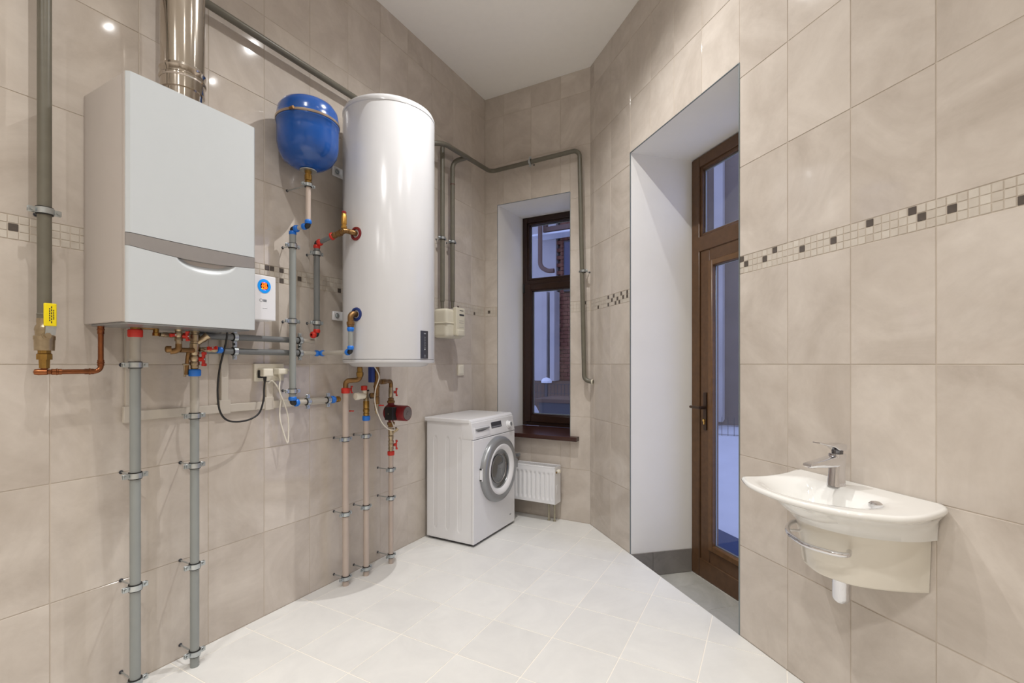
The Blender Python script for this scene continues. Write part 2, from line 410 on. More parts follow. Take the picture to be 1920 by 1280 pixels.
RD = []
for px, py in ((1391, 486), (1399, 494), (1434, 484.5), (1452, 468), (1503, 465), (1562, 449), (1629, 416), (1707, 391), (1724.5, 403), (1780, 387)): pass
RDK = [1.8179, 1.7916, 1.6829, 1.6310, 1.4965, 1.3608, 1.2277, 1.0950, 1.0681, 0.9883, 0.8279]
RROW = [2, 1, 1, 2, 1, 1, 2, 2, 1, 1, 0]
RU0 = 1.833-MP*60
o = mosaic(wall_right, lambda u, z: MR(u, 0, z), RU0, 1.834, list(zip(RDK, RROW)), (.70, 1.84), 290)
if o: o.matrix_world = MR(0, 0, 0); o.data.transform(Matrix.Scale(-1, 4, (1, 0, 0))); o.data.flip_normals()
FD = [(2.850, 1), (2.850, 2), (2.905, 1), (2.935, 2), (2.960, 0), (2.990, 1), (3.015, 0), (3.040, 2), (3.075, 1), (3.130, 0), (3.130, 2), (3.290, 0)]
o = mosaic(wall_right, lambda u, z: MR(u, 0, z), 2.821, 3.428, FD, (9, 9), 0)
if o: o.matrix_world = MR(0, 0, 0); o.data.transform(Matrix.Scale(-1, 4, (1, 0, 0))); o.data.flip_normals()
LD = [(0.5889, 1), (1.4958, 2), (1.5456, 2), (1.5972, 2), (1.5972, 0), (1.7032, 1), (1.9643, 0), (3.1803, 1), (3.42, 0)]
o = mosaic(wall_left, lambda u, z: ML(XL, u, z), LJ[0], YB, LD, (.50, 2.0), 180)
if o: o.matrix_world = ML(XL, 0, 0)
o = mosaic(wall_back, lambda u, z: MB(u, z), XL, WX0, [(-2.20, 1)], (9, 9), 0)
if o: o.matrix_world = MB(0, 0)
o = mosaic(wall_back, lambda u, z: MB(u, z), WX1, -1.257, [(-1.32, 2)], (9, 9), 0)
if o: o.matrix_world = MB(0, 0)

# floor tiles, clipped to the room outline
FX = [-.2585-.3178*k for k in range(-5, 8)][::-1]; FY = [1.384+.3182*k for k in range(-4, 8)]
FP = .3180; GF = .0042
def clip_poly(poly, a, b, c):   # keep a*x+b*y<=c
    out = []
    for i in range(len(poly)):
        p, q = poly[i], poly[(i+1) % len(poly)]; dp = a*p[0]+b*p[1]-c; dq = a*q[0]+b*q[1]-c
        if dp <= 0: out.append(p)
        if dp*dq < 0: t = dp/(dp-dq); out.append((p[0]+(q[0]-p[0])*t, p[1]+(q[1]-p[1])*t))
    return out
for x0 in FX:
    for y0 in FY:
        poly = [(x0+GF/2, y0+GF/2), (x0+FP-GF/2, y0+GF/2), (x0+FP-GF/2, y0+FP-GF/2), (x0+GF/2, y0+FP-GF/2)]
        for (a, b, c) in ((1, 1, S0-.001), (-1, 0, -XL-.001), (0, 1, YB-.001), (1, 0, 1.34)):
            poly = clip_poly(poly, a, b, c)
            if len(poly) < 3: break
        if len(poly) < 3: continue
        cx_, cy_ = x0+FP/2, y0+FP/2; poly = [(p[0]-cx_, p[1]-cy_) for p in poly]
        if max(p[0] for p in poly)-min(p[0] for p in poly) < .01 or max(p[1] for p in poly)-min(p[1] for p in poly) < .01: continue
        bm = B(); prism(bm, poly, -.008, 0, .0008)
        for f in bm.faces: f.smooth = False
        o = link('floor_tile', bm, M_FLOOR, floor, smooth=False); o.matrix_parent_inverse = Matrix(); o.location = (cx_, cy_, rnd.uniform(-.0002, .0002))
# sunken landing in the door recess
bm = B(); pl = [sw(DS1+.02, -.001, 0), sw(DS0-.05, -.001, 0), sw(DS0-.05, WD-.3, 0), sw(DS1+.02, WD-.3, 0)]
prism(bm, [(p.x, p.y) for p in pl], -.30, -.162); landing = struct('floor_landing', bm, M_FGROUT)
LS = [2.805, 2.620, 2.320, 2.020, 1.835]
for a, b in zip(LS, LS[1:]):
    M_ = Matrix.Translation(sw((a+b)/2, WD/2, -.16)) @ Matrix.Rotation(-PI/4, 4, 'Z')
    bm = B(); box(bm, (-(a-b-G)/2, -(-WD-G)/2, -.006), ((a-b-G)/2, (-WD-G)/2, 0), .0008, 1)
    o = link('floor_tile', bm, M_GREY, landing, smooth=False); o.matrix_parent_inverse = Matrix(); o.matrix_world = M_
# skirting on both sides of the recess
def skirt(name, p0, p1, inward, splits):
    d = (p1-p0); L_ = d.length; d.normalize(); pr = None
    root = bpy.data.objects.new(name, None); C.objects.link(root); root['kind'] = 'structure'; root.location = p0
    e = [0]+splits+[L_]
    for a, b in zip(e, e[1:]):
        A = p0+d*(a+G/2); Bq = p0+d*(b-G/2); A2 = A+inward*.009; B2 = Bq+inward*.009
        bm = B(); prism(bm, [(A.x, A.y), (Bq.x, Bq.y), (B2.x, B2.y), (A2.x, A2.y)], -.158, -.001, .0008)
        link('skirting_tile', bm, M_SKIRT, root, smooth=False)
skirt('baseboard_far', sw(2.818, -.002, 0), sw(2.794, WD, 0), V((1, -1, 0)).normalized(), [.16])
skirt('baseboard_near', sw(DS0+.001, -.002, 0), sw(DS0+.001, WD, 0), V((-1, 1, 0)).normalized(), [.16])
# metal corner trims on the edges of the two openings
bm = B()
for s in (DS0, DS1):
    p = sw(s, .0005, 0); cyl(bm, (p.x, p.y, 0.0), (p.x, p.y, DZ1), .0035, 8)
cyl(bm, sw(DS0, .0005, DZ1), sw(DS1, .0005, DZ1), .0035, 8)
M_TRIM = mat('steel_corner_trim', (128, 138, 142), .35, metal=.7, noise=.02); struct('trim_1', bm, M_TRIM)
bm = B()
for x in (WX0, WX1): cyl(bm, (x, YB, WZ0+.03), (x, YB, WZ1), .0025, 8)
cyl(bm, (WX0, YB, WZ1), (WX1, YB, WZ1), .0025, 8); struct('trim_2', bm, M_TRIM)

# ceiling downlights, including those added for fill
base = None
for i, (x, y) in enumerate(LIGHTS):
    t = thing('ceiling_downlight', 'round recessed ceiling downlight with white rim, in a set partly added for fill', 'lamp', (x, y, CEIL), 'recessed ceiling downlights')
    bm = B(); lathe(bm, (x, y, CEIL+.004), (0, 0, -1), [(0, .030), (.006, .034), (.009, .046), (.006, .052), (0, .053)], 28, cap=False); link('rim', bm, M_WHITE, t)
    bm = B(); lathe(bm, (x, y, CEIL-.001), (0, 0, -1), [(0, .031), (.002, .029), (.003, 0)], 24); le = link('lens', bm, M_FROST, t)
    bm = B(); lathe(bm, (x, y, CEIL-.003), (0, 0, -1), [(0, .009), (.003, .008), (.004, 0)], 16); link('bulb', bm, M_LENS, le)

# ------------------------------------------------------------------ window
def frame_rect(bm, M, x0, x1, z0, z1, w, d0, d1, wb=None, wt=None, bev=.004):
    """rectangular frame in a local plane: x, y(up), z(out)"""
    wb = w if wb is None else wb; wt = w if wt is None else wt
    box(bm, (x0, z0, d0), (x0+w, z1, d1), bev, 1, M); box(bm, (x1-w, z0, d0), (x1, z1, d1), bev, 1, M)
    box(bm, (x0+w-.001, z0, d0), (x1-w+.001, z0+wb, d1), bev, 1, M); box(bm, (x0+w-.001, z1-wt, d0), (x1-w+.001, z1, d1), bev, 1, M)
MW = Matrix(((1, 0, 0, 0), (0, 0, -1, 4.04), (0, 1, 0, 0), (0, 0, 0, 1)))
win = bpy.data.objects.new('window_1', None); C.objects.link(win); win['kind'] = 'structure'; win.location = (-1.76, 4.04, .7)
wx0, wx1 = -2.098, -1.432
bm = B(); frame_rect(bm, MW, wx0, wx1, .690, 2.675, .052, -.07, 0, wb=.052, wt=.055); box(bm, (wx0+.05, 2.015, -.07), (wx1-.05, 2.075, 0), .004, 1, MW); link('window_frame', bm, M_WBROWN, win)
bm = B(); frame_rect(bm, MW, wx0+.052, wx1-.052, 2.075, 2.62, .018, -.05, -.008, bev=.003); link('glazing_bead', bm, M_WBROWN, win)
bm = B(); frame_rect(bm, MW, wx0+.030, wx1-.030, .725, 2.035, .066, -.05, .016, wb=.066, wt=.058); sash = link('sash', bm, M_WBROWN, win)
bm = B(); frame_rect(bm, MW, wx0+.094, wx1-.094, .789, 1.979, .012, -.03, .010, bev=.003); link('glazing_bead', bm, M_WBROWN, sash)
bm = B(); box(bm, (wx0+.05, 2.08, -.045), (wx1-.05, 2.615, -.041), 0, 1, MW); link('pane', bm, M_GLASS, win, smooth=False)
bm = B(); box(bm, (wx0+.09, .785, -.02), (wx1-.09, 1.985, -.016), 0, 1, MW); link('pane', bm, M_GLASS, sash, smooth=False)
bm = B(); box(bm, (wx0+.012, 1.955, .0), (wx0+.03, 2.035, .02), .003, 1, MW); link('hinge', bm, M_BLACK, win)
# spacer bars of the double glazing
bm = B(); frame_rect(bm, MW, wx0+.068, wx1-.068, 2.092, 2.604, .008, -.058, -.048, bev=.001); link('spacer_bar', bm, M_MIDGREY, win)
bm = B(); frame_rect(bm, MW, wx0+.104, wx1-.104, .80, 1.969, .008, -.034, -.024, bev=.001); link('spacer_bar', bm, M_MIDGREY, sash)
bm = B(); prism(bm, [(-2.20, 3.53), (-1.352, 3.53), (-1.352, 3.594), (-1.433, 3.594), (-1.433, 4.03), (-2.094, 4.03), (-2.114, 3.594), (-2.20, 3.594)], .655, .690, .006)
struct('trim_window_sill', bm, M_SILL)

# ------------------------------------------------------------------ balcony door
door = bpy.data.objects.new('door_1', None); C.objects.link(door); door['kind'] = 'structure'; door.location = sw(2.3, WD, -.16)
k = 1/RT
p = sw(0, WD, 0)
MD = Matrix(((-k, 0, -k, p.x), (k, 0, -k, p.y), (0, 1, 0, 0), (0, 0, 0, 1)))   # X = s (mirrored frame), Y up, Z into the room
def fr(bm, *a, **kw): frame_rect(bm, MD, *a, **kw)
bm = B(); fr(bm, 1.838, 2.790, -.158, 2.675, .080, -.08, 0, wb=.125, wt=.075, bev=.005); box(bm, (1.91, 2.030, -.08), (2.72, 2.135, 0), .005, 1, MD); link('door_frame', bm, M_BROWN, door)
bm = B(); fr(bm, 1.905, 2.722, 2.122, 2.61, .030, -.05, -.012, bev=.004); link('glazing_bead', bm, M_BROWN, door)
bm = B(); fr(bm, 1.915, 2.705, -.040, 2.035, .090, -.07, -.008, wb=.095, wt=.085, bev=.005); leaf = link('door_leaf', bm, M_BROWN, door)
bm = B(); fr(bm, 2.000, 2.620, .050, 1.955, .042, -.05, .004, wb=.040, wt=.040, bev=.005); link('glazing_bead', bm, mat('lit_brown_wood', (100, 70, 40), .35, noise=.15, nscale=30), leaf)  # bead copy of the frame wood, lit tone put into its colour
bm = B(); fr(bm, 2.036, 2.584, .085, 1.92, .010, -.034, -.022, bev=.001); link('spacer_bar', bm, M_MIDGREY, leaf)
bm = B(); fr(bm, 1.935, 2.692, 2.152, 2.58, .009, -.044, -.032, bev=.001); link('spacer_bar', bm, M_MIDGREY, door)
bm = B(); box(bm, (2.03, .08, -.022), (2.59, 1.925, -.018), 0, 1, MD); link('pane', bm, M_GLASS, leaf, smooth=False)
bm = B(); box(bm, (1.93, 2.145, -.034), (2.70, 2.59, -.030), 0, 1, MD); link('pane', bm, M_GLASS, door, smooth=False)
M_HB = mat('bronze_handle', (70, 54, 44), .35, metal=.6, noise=.05)
bm = B(); box(bm, (2.638, .835, -.008), (2.668, 1.085, .002), .004, 2, MD); link('handle_plate', bm, M_HB, leaf)
bm = B(); cyl(bm, MD @ V((2.653, .985, 0)), MD @ V((2.653, .985, .045)), .011, 16); tube(bm, [MD @ V((2.645, .985, .045)), MD @ V((2.740, .985, .048))], .0085, 12); link('door_handle', bm, M_HB, leaf)
bm = B(); cyl(bm, MD @ V((2.653, .900, 0)), MD @ V((2.653, .900, .012)), .0085, 16); box(bm, (2.649, .872, 0), (2.657, .9, .010), .002, 1, MD); link('keyhole_cylinder', bm, mat('polished_brass', (230, 190, 110), .2, metal=.9, noise=.02), leaf)

# ------------------------------------------------------------------ courtyard outside
bm = B(); n = 60
def snow_h(x, y):
    h = -.30+.03*math.sin(x*1.7+y)*min(1, max(0, y-4.6))
    if y > 5: h += .12*(y-5)*min(1, max(0, (x+2.2)/.8))
    return h+1.15*math.exp(-((x+3.28)**2/.10+(y-6.4)**2/.25))+.35*math.exp(-((x+1.9)**2/.5+(y-7.3)**2/.4))
g = [[bm.verts.new((-9+16*i/n, 3.35+7.8*j/n, snow_h(-9+16*i/n, 3.35+7.8*j/n))) for j in range(n+1)] for i in range(n+1)]
for i in range(n):
    for j in range(n): bm.faces.new((g[i][j], g[i+1][j], g[i+1][j+1], g[i][j+1]))
tag(link('snowy_ground', bm, M_SNOW), 'snow covering the courtyard outside the window and door', 'snow')['kind'] = 'stuff'
t = thing('neighbouring_building', 'pale plastered building across the snowy courtyard behind the window', 'building', (-3, 9, -.3))
bm = B(); box(bm, (-9, 9.0, -.4), (-3.90, 9.4, 6.5)); link('wall', bm, M_FACADE, t, smooth=False)
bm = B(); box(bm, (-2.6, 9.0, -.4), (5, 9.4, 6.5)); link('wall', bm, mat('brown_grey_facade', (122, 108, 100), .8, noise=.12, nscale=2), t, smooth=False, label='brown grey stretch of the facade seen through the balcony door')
bm = B()
for i in range(86):
    for j in range(9):
        xx = -3.90+.164*j+(.082 if i % 2 else 0); x1_ = min(xx+.156, -2.6)
        if x1_-xx > .03: box(bm, (xx, 9.05+.006*((i*7+j*3) % 3), -.3+i*.078), (x1_, 9.2, -.3+i*.078+.070))
for o in [link('brick', bm, M_BRICK, t, smooth=False)]: o['kind'] = 'stuff'
bm = B(); box(bm, (-3.90, 9.2, -.4), (-2.6, 9.4, 6.5)); link('brick_backing', bm, M_GROUT, t, smooth=False)
bm = B(); box(bm, (-5, 8.93, -.4), (-2.6, 9.0, .93), .01, 1); link('brown_band', bm, M_TARP, t)  # brown box along the foot of the wall
bm = B(); box(bm, (-4.02, 8.62, 3.92), (-2.6, 9.04, 4.02), .01, 1); box(bm, (-4.02, 8.62, 4.0), (-3.94, 8.72, 6.0), .01, 1); link('ledge', bm, M_DRAIN, t)
bm = B(); box(bm, (-4.25, 8.60, 3.86), (-2.6, 8.99, 3.90), .01, 1); link('snow_strip', bm, M_SNOW, t)
bm = B(); box(bm, (-3.72, 8.98, 2.75), (-3.40, 9.06, 3.80), .01, 1); wf_ = link('window', bm, M_DGREY, t)
bm = B(); box(bm, (-3.69, 8.965, 2.79), (-3.43, 8.975, 3.76)); link('pane', bm, mat('dusk_window_glass', (40, 52, 92), .1, noise=.05), wf_, smooth=False)
for x0_, x1_ in ((-4.25, -3.98), (-3.915, -3.81)):
    bm = B(); box(bm, (x0_, 8.72, .93), (x1_, 9.0, 2.75), .01, 1); link('pilaster', bm, M_FACADE, t)
for cx1 in (-.77, -1.6):
    bm = B(); box(bm, (cx1-.07, 8.6, .3), (cx1+.07, 8.99, 6.4), .01, 1); link('pilaster', bm, M_FACADE, t)
bm = B(); tube(bm, [(-4.02, 8.5, 6.2), (-4.02, 8.5, 3.20), (-3.84, 8.5, 3.10), (-3.72, 8.5, 3.10)], .045, 14, .10)
box(bm, (-4.04, 8.5, 5.0), (-4.0, 9.02, 5.03))
tag(link('drainpipe', bm, M_DRAIN), 'brown drainpipe bending on the pale building seen through the upper window pane', 'pipe')
def wire_fence(name, label, x0, x1, y, z0, z1, sx, sz):
    bm = B(); n_ = int((x1-x0)/sx)
    for i in range(n_+1): cyl(bm, (x0+i*sx, y, z0), (x0+i*sx, y, z1), .004, 5)
    for j in range(int((z1-z0)/sz)+1): cyl(bm, (x0, y-.004, z0+j*sz), (x1, y-.004, z0+j*sz), .004, 5)
    t = thing(name, label, 'fence', (x0, y, z0)); link('wire_mesh', bm, M_DGREY, t, kind='stuff')
    for x in (x0, (x0+x1)/2, x1):
        bm = B(); box(bm, (x-.02, y-.01, -.35), (x+.02, y+.03, z1+.02), .003, 1); link('post', bm, M_DGREY, t)
wire_fence('wire_fence', 'grey wire mesh fence in the snow seen low through the window', -4.2, -2.2, 7.0, -.25, .95, .06, .15)
wire_fence('wire_fence', 'dark wire mesh fence beyond the snow seen through the balcony door', -1.5, .9, 8.3, .0, .42, .09, .14)
bm = B(); lathe(bm, (-3.20, 7.01, .968), (0, 0, 1), [(0, .085), (.03, .088), (.07, .06), (.09, 0)], 20); tag(link('snow_cap', bm, M_SNOW), 'rounded cap of snow on the fence post outside the window', 'snow')
t = thing('garden_table', 'brown covered garden table standing in the snow outside the window', 'table', (-2.45, 6.0, -.30))
bm = B(); prism(bm, [(-2.80, 5.72), (-1.95, 5.72), (-1.95, 6.4), (-2.80, 6.4)], .76, .81, .01); link('table_top', bm, M_TARP, t)
bm = B(); prism(bm, [(-2.74, 5.75), (-2.0, 5.75), (-2.0, 6.35), (-2.74, 6.35)], .30, .76, .01); link('table_cover', bm, M_DGREY, t)
for x in (-2.65, -2.1):
    for y in (5.85, 6.25): bm = B(); cyl(bm, (x, y, -.31), (x, y, .32), .03, 10); link('leg', bm, M_DGREY, t)
mp_ = [sw(2.2, WD-.33, 0), sw(3.9, WD-.33, 0), sw(3.9, WD-.98, 0), sw(2.2, WD-.98, 0)]
bm = B(); prism(bm, [(p.x, p.y) for p in mp_], -.30, -.265, .008); tag(link('door_mat', bm, mat('blue_mat', (56, 74, 112), .8, noise=.15, nscale=60)), 'blue mat lying outside the balcony door', 'mat')

# ------------------------------------------------------------------ pipe clamps
def clamp(parent, p, axis, towall, off, r, lug=None, h=.020):
    """zinc split clamp with rubber lining, two bolts and a stud into the wall"""
    p = V(p); a = V(axis).normalized(); d = V(towall).normalized(); s = a.cross(d).normalized()
    bm = B(); lathe(bm, p-a*h/2, a, [(0, r+.0035), (0, r+.0065), (h, r+.0065), (h, r+.0035)], 24, cap=False)
    for sg in (-1, 1):
        M_ = Matrix((s*sg, a, d)).transposed().to_4x4(); M_.translation = p
        box(bm, (r+.004, -h*.45, -.006), (r+.024, h*.45, -.0025), .0008, 1, M_); box(bm, (r+.004, -h*.45, .0025), (r+.024, h*.45, .006), .0008, 1, M_)
    c = link('pipe_clamp', bm, M_ZINC, parent)
    bm = B(); lathe(bm, p-a*(h/2+.003), a, [(0, r), (0, r+.0045), (h+.006, r+.0045), (h+.006, r)], 24, cap=False); link('rubber_lining', bm, M_BLACK, c)
    for sg in (-1, 1):
        q = p+s*sg*(r+.015)
        bm = B(); cyl(bm, q-d*.011, q+d*.009, .0028, 8); lathe(bm, q-d*.0115, d, [(0, .0052), (.004, .0052)], 6); link('bolt', bm, M_ZINC, c)
    bm = B(); cyl(bm, p+d*(r+.006), p+d*(off-.001), .0032, 8); lathe(bm, p+d*(r+.005), d, [(0, .007), (.007, .007)], 6); link('stud', bm, M_ZINC, c)
    bm = B(); lathe(bm, p+d*(off-.0025), d, [(0, .0065), (.001, .0075), (.002, .0075)], 14); link('wall_plug', bm, M_DGREY, c)
    return c
def riser(name, label, x, y, r, z1, m, clamps, collar=None, cm=None, m2=None, z2=None, z0=0.0):
    t = thing(name, label, 'pipe', (x, y, z0))
    if m2:
        bm = B(); cyl(bm, (x, y, z0), (x, y, z2), r, 28); link('pipe', bm, m, t)
        bm = B(); cyl(bm, (x, y, z2), (x, y, z1), r*.985, 28); link('pipe', bm, m2, t, label='paler bare upper length of the pipe')
    else:
        bm = B(); cyl(bm, (x, y, z0), (x, y, z1), r, 28); link('pipe', bm, m, t)
    if collar:
        bm = B(); lathe(bm, (x, y, collar[0]), (0, 0, 1), [(0, r), (.0, r+.004), (.004, r+.0065), (collar[1]-collar[0]-.004, r+.0065), (collar[1]-collar[0], r+.003), (collar[1]-collar[0], r*.6)], 28, cap=False); link('collar', bm, cm, t)
    for z in clamps: clamp(t, (x, y, z), (0, 0, 1), (-1, 0, 0), x-XL, r)
    return t
X1, Y1 = -2.132, .891; X2, Y2 = -2.133, 1.104; X3, Y3 = -2.148, 1.925; X4, Y4 = -2.141, 2.076; X5, Y5 = -2.132, 2.278
riser('heating_riser', 'grey plastic riser pipe under the boiler, leftmost, with red collar', X1, Y1, .0175, 1.3770, M_PPR, [1.2709, 0.8485, 0.4221, 0.0609],
      (1.3770, 1.4076), M_RED, M_PALE, 1.2587)
riser('heating_riser', 'grey plastic riser pipe under the boiler with blue collar', X2, Y2, .0168, 1.2232, M_PPR, [1.0565, 0.8471, 0.4237, 0.0566],
      (1.2232, 1.2525), M_BLUE, M_PALE, 1.0565)
riser('water_riser', 'beige riser pipe under the water heater with red collar, nearest of three', X3, Y3, .0178, 1.1059, M_PINK, [0.8416, 0.4112, 0.0424], (1.1059, 1.1367), M_RED)
riser('water_riser', 'beige riser pipe under the water heater with blue collar, middle of three', X4, Y4, .0165, 0.9337, M_PINK, [0.8403, 0.4121, 0.0419], (0.9337, 0.9627), M_BLUE)
riser('water_riser', 'beige riser pipe below the red pump, farthest of three', X5, Y5, .0155, 0.6910, M_PINK, [0.5988, 0.4178, 0.0490], (0.6910, 0.7184), M_RED)

# ------------------------------------------------------------------ gas pipe, valve, copper
GX, GY, GR = -2.170, .645, .0188
gp = thing('gas_pipe', 'thick grey painted gas pipe running down the wall left of the boiler', 'pipe', (GX, GY, 1.4422))
bm = B(); cyl(bm, (GX, GY, 1.4386), (GX, GY, CEIL-.001), GR, 32); link('pipe', bm, M_GPAINT, gp)
bm = B(); lathe(bm, (GX, GY, 1.4277), (0, 0, 1), [(0, GR), (0, GR+.001), (.014, GR+.001), (.016, GR+.002), (.019, GR)], 32, cap=False); link('threaded_end', bm, M_GPAINT, gp)
clamp(gp, (GX, GY, 1.7948), (0, 0, 1), (-1, 0, 0), GX-XL, GR)
gz = lambda py: 1.275-(py-682)/885*1.607
gv = thing('gas_valve', 'brass ball valve with yellow lever on the gas pipe beside the boiler', 'valve', (GX, GY, gz(690)))
bm = B(); lathe(bm, (GX, GY, gz(657)), (0, 0, 1), [(0, .018), (0, .026), (gz(637)-gz(657), .027), (gz(637)-gz(657), .0285), (gz(630)-gz(657), .0285), (gz(628)-gz(657), .024), (gz(622)-gz(657), .024), (gz(618)-gz(657), .026), (gz(612)-gz(657), .024), (gz(608)-gz(657), .020), (gz(604)-gz(657), .0205), (gz(597)-gz(657), .0205), (gz(597)-gz(657), .0188)], 32, cap=False); link('valve_body', bm, M_NICK, gv)
bm = B(); cyl(bm, (GX, GY, gz(630)), (GX+.034, GY-.004, gz(630)), .012, 18); cyl(bm, (GX+.034, GY-.004, gz(629)), (GX+.046, GY-.004, gz(629)), .009, 6); link('spindle', bm, M_NICK, gv)
bm = B(); Mh = ML(GX+.042, GY+.005, gz(600))
prism(bm, [(-.016, -.052), (.010, -.052), (.013, -.02), (.010, -.008), (-.014, -.008)], -.0015, .0015, .0006, Mh)
link('lever', bm, M_ZINC, gv)
bm = B(); box(bm, (-.0195, -.022, -.005), (.0125, .055, .005), .004, 3, Mh); hd = link('lever_grip', bm, M_YEL, gv)
for dy, ln in ((-.006, .046), (-.001, .060), (.004, .034)):
    bm = B()
    for k_ in range(6): box(bm, (dy-.0015, .018-ln/2+k_*ln/6, .0050), (dy+.0012, .018-ln/2+(k_+.7)*ln/6, .0054), 0, 1, Mh)
    link('printed_mark', bm, M_INK, hd)
bm = B(); lathe(bm, (GX, GY, gz(690)), (0, 0, 1), [(0, .014), (gz(674)-gz(690), .015), (gz(674)-gz(690), .021), (gz(664)-gz(690), .021), (gz(662)-gz(690), .0175), (gz(656)-gz(690), .0175)], 8); link('reducer', bm, M_BRASS, gv)
# copper line from the valve to the boiler
CX, CY = (-2.1722, 0.8000)
cz = 1.2475
cp = thing('copper_pipe', 'copper gas pipe leading from the yellow valve up into the boiler', 'pipe', (GX, GY, cz))
cpts = [(GX, GY, gz(688)), (GX, GY, cz), (GX-.024, GY-.022, cz), (GX-.022, GY+.03, cz), (CX, CY, cz), (CX, CY, 1.425)]
bm = B(); tube(bm, fillet(cpts[:2]+[(GX+.0, GY+.02, cz)]+cpts[4:], .02), .0085, 18); link('pipe', bm, M_COPPER, cp)
bm = B(); lathe(bm, (GX+.004, GY-.006, cz), (-.5, -1, 0), [(-.012, .0102), (.010, .0112), (.02, .009), (.024, 0)], 20); link('end_elbow', bm, M_COPPER, cp)
for a_, b_ in ((((GX+.003, GY+.016, cz)), (GX+.006, GY+.042, cz)), ((CX-.004, CY-.046, cz), (CX-.002, CY-.020, cz)), ((CX, CY, cz+.02), (CX, CY, cz+.042)), ((CX, CY, 1.385), (CX, CY, 1.415)), ((GX, GY, gz(692)), (GX, GY, gz(686)))):
    bm = B(); L_ = (V(b_)-V(a_)).length; lathe(bm, a_, V(b_)-V(a_), [(0, .0085), (.001, .0105), (L_*.45, .0100), (L_*.5, .0118), (L_*.6, .0118), (L_*.65, .0102), (L_, .0102), (L_, .0085)], 20); link('press_fitting', bm, M_COPPER, cp)

# ------------------------------------------------------------------ boiler
BX, BY0, BY1, BZ0, BZ1 = -1.912, .775, 1.233, 1.418, 2.272
bo = thing('boiler', 'large white wall-hung gas boiler with silver band across its front', 'boiler', (BX-.16, 1.0, BZ0))
bm = B(); box(bm, (XL+.001, BY0, BZ0+.004), (BX-.032, BY1, BZ1), .006, 2); link('casing', bm, M_BOILS, bo)
bm = B(); box(bm, (BX-.034, BY0-.001, BZ0+.002), (BX-.014, BY1+.001, BZ1+.001), .004, 2); link('edge_frame', bm, M_BOILS, bo)
YS = lambda px: px
def front_panel(z0f, z1f, scoop=None, ny=48, nz=24):
    """curved front panel; z0f and z1f give its lower and upper edge along the width"""
    bm = B(); g = []
    for i in range(ny+1):
        y = BY0+(BY1-BY0)*i/ny; row = []
        for j in range(nz+1):
            z = z0f(y)+(z1f(y)-z0f(y))*j/nz
            x = BX+.004*(1-((y-1.004)/.229)**2)
            ey = min(y-BY0, BY1-y); 
            if ey < .010: x -= .010-math.sqrt(max(0, .010**2-(.010-ey)**2))
            if scoop: x -= scoop(y, z)
            row.append(bm.verts.new((x, y, z)))
        g.append(row)
    for i in range(ny):
        for j in range(nz): bm.faces.new((g[i][j], g[i+1][j], g[i+1][j+1], g[i][j+1]))
    back = [[bm.verts.new((BX-.016, v.co.y, v.co.z)) for v in (g[i][0], g[i][nz])] for i in range(ny+1)]
    for i in range(ny):
        bm.faces.new((g[i][0], g[i+1][0], back[i+1][0], back[i][0])); bm.faces.new((g[i][nz], g[i+1][nz], back[i+1][1], back[i][1]))
    for i in (0, ny): bm.faces.new([back[i][0]]+[g[i][j] for j in range(nz+1)]+[back[i][1]])
    return bm
def band_lo(y): t_ = (y-BY0)/(BY1-BY0); return 1.680-.016*math.sin(PI*t_)
def band_hi(y): t_ = (y-BY0)/(BY1-BY0); return 1.722-.004*math.sin(PI*t_)
link('upper_panel', front_panel(lambda y: band_hi(y)+.002, lambda y: BZ1), M_BOIL, bo)
def scoop(y, z):
    yc = 1.035; u = (y-yc)/.108
    if abs(u) > 1: return 0
    zt = band_lo(y); dp = .048*math.sqrt(1-u*u); t_ = (zt-z)/max(dp, 1e-4)
    if t_ > 1 or t_ < 0: return 0
    e = 1-t_; return .024*(1-u**4)*(e*e*(3-2*e))
link('lower_panel', front_panel(lambda y: BZ0, lambda y: band_lo(y)-.0015, scoop, 110, 90), M_BOIL, bo)
bm = front_panel(lambda y: band_lo(y), lambda y: band_hi(y)); link('silver_band', bm, M_SILV, bo)
bm = B(); box(bm, (BX-.30, BY0+.01, BZ0-.004), (BX-.03, BY1-.01, BZ0+.004), .002, 1); link('base_plate', bm, M_MIDGREY, bo)
# flue
FXc, FYc, FR = -2.076, 1.030, .0755
fl = thing('flue_pipe', 'shiny stainless steel flue pipe rising from the top of the boiler', 'pipe', (FXc, FYc, BZ1))
bm = B(); cyl(bm, (FXc, FYc, 2.36), (FXc, FYc, CEIL-.001), FR, 56); link('flue_tube', bm, M_STEEL, fl, ang=60)
bm = B(); cyl(bm, (FXc, FYc, BZ1-.002), (FXc, FYc, 2.40), FR-.006, 56); link('lower_tube', bm, M_STEEL, fl, ang=60)
bm = B(); lathe(bm, (FXc, FYc, 2.4005), (0, 0, 1), [(0, FR-.004), (0, FR+.001), (.004, FR+.005), (.010, FR+.005), (.016, FR+.001), (.030, FR+.001), (.040, FR+.0045), (.050, FR+.0015), (.052, FR-.001)], 56, cap=False); link('sleeve_joint', bm, M_STEEL, fl, ang=25)

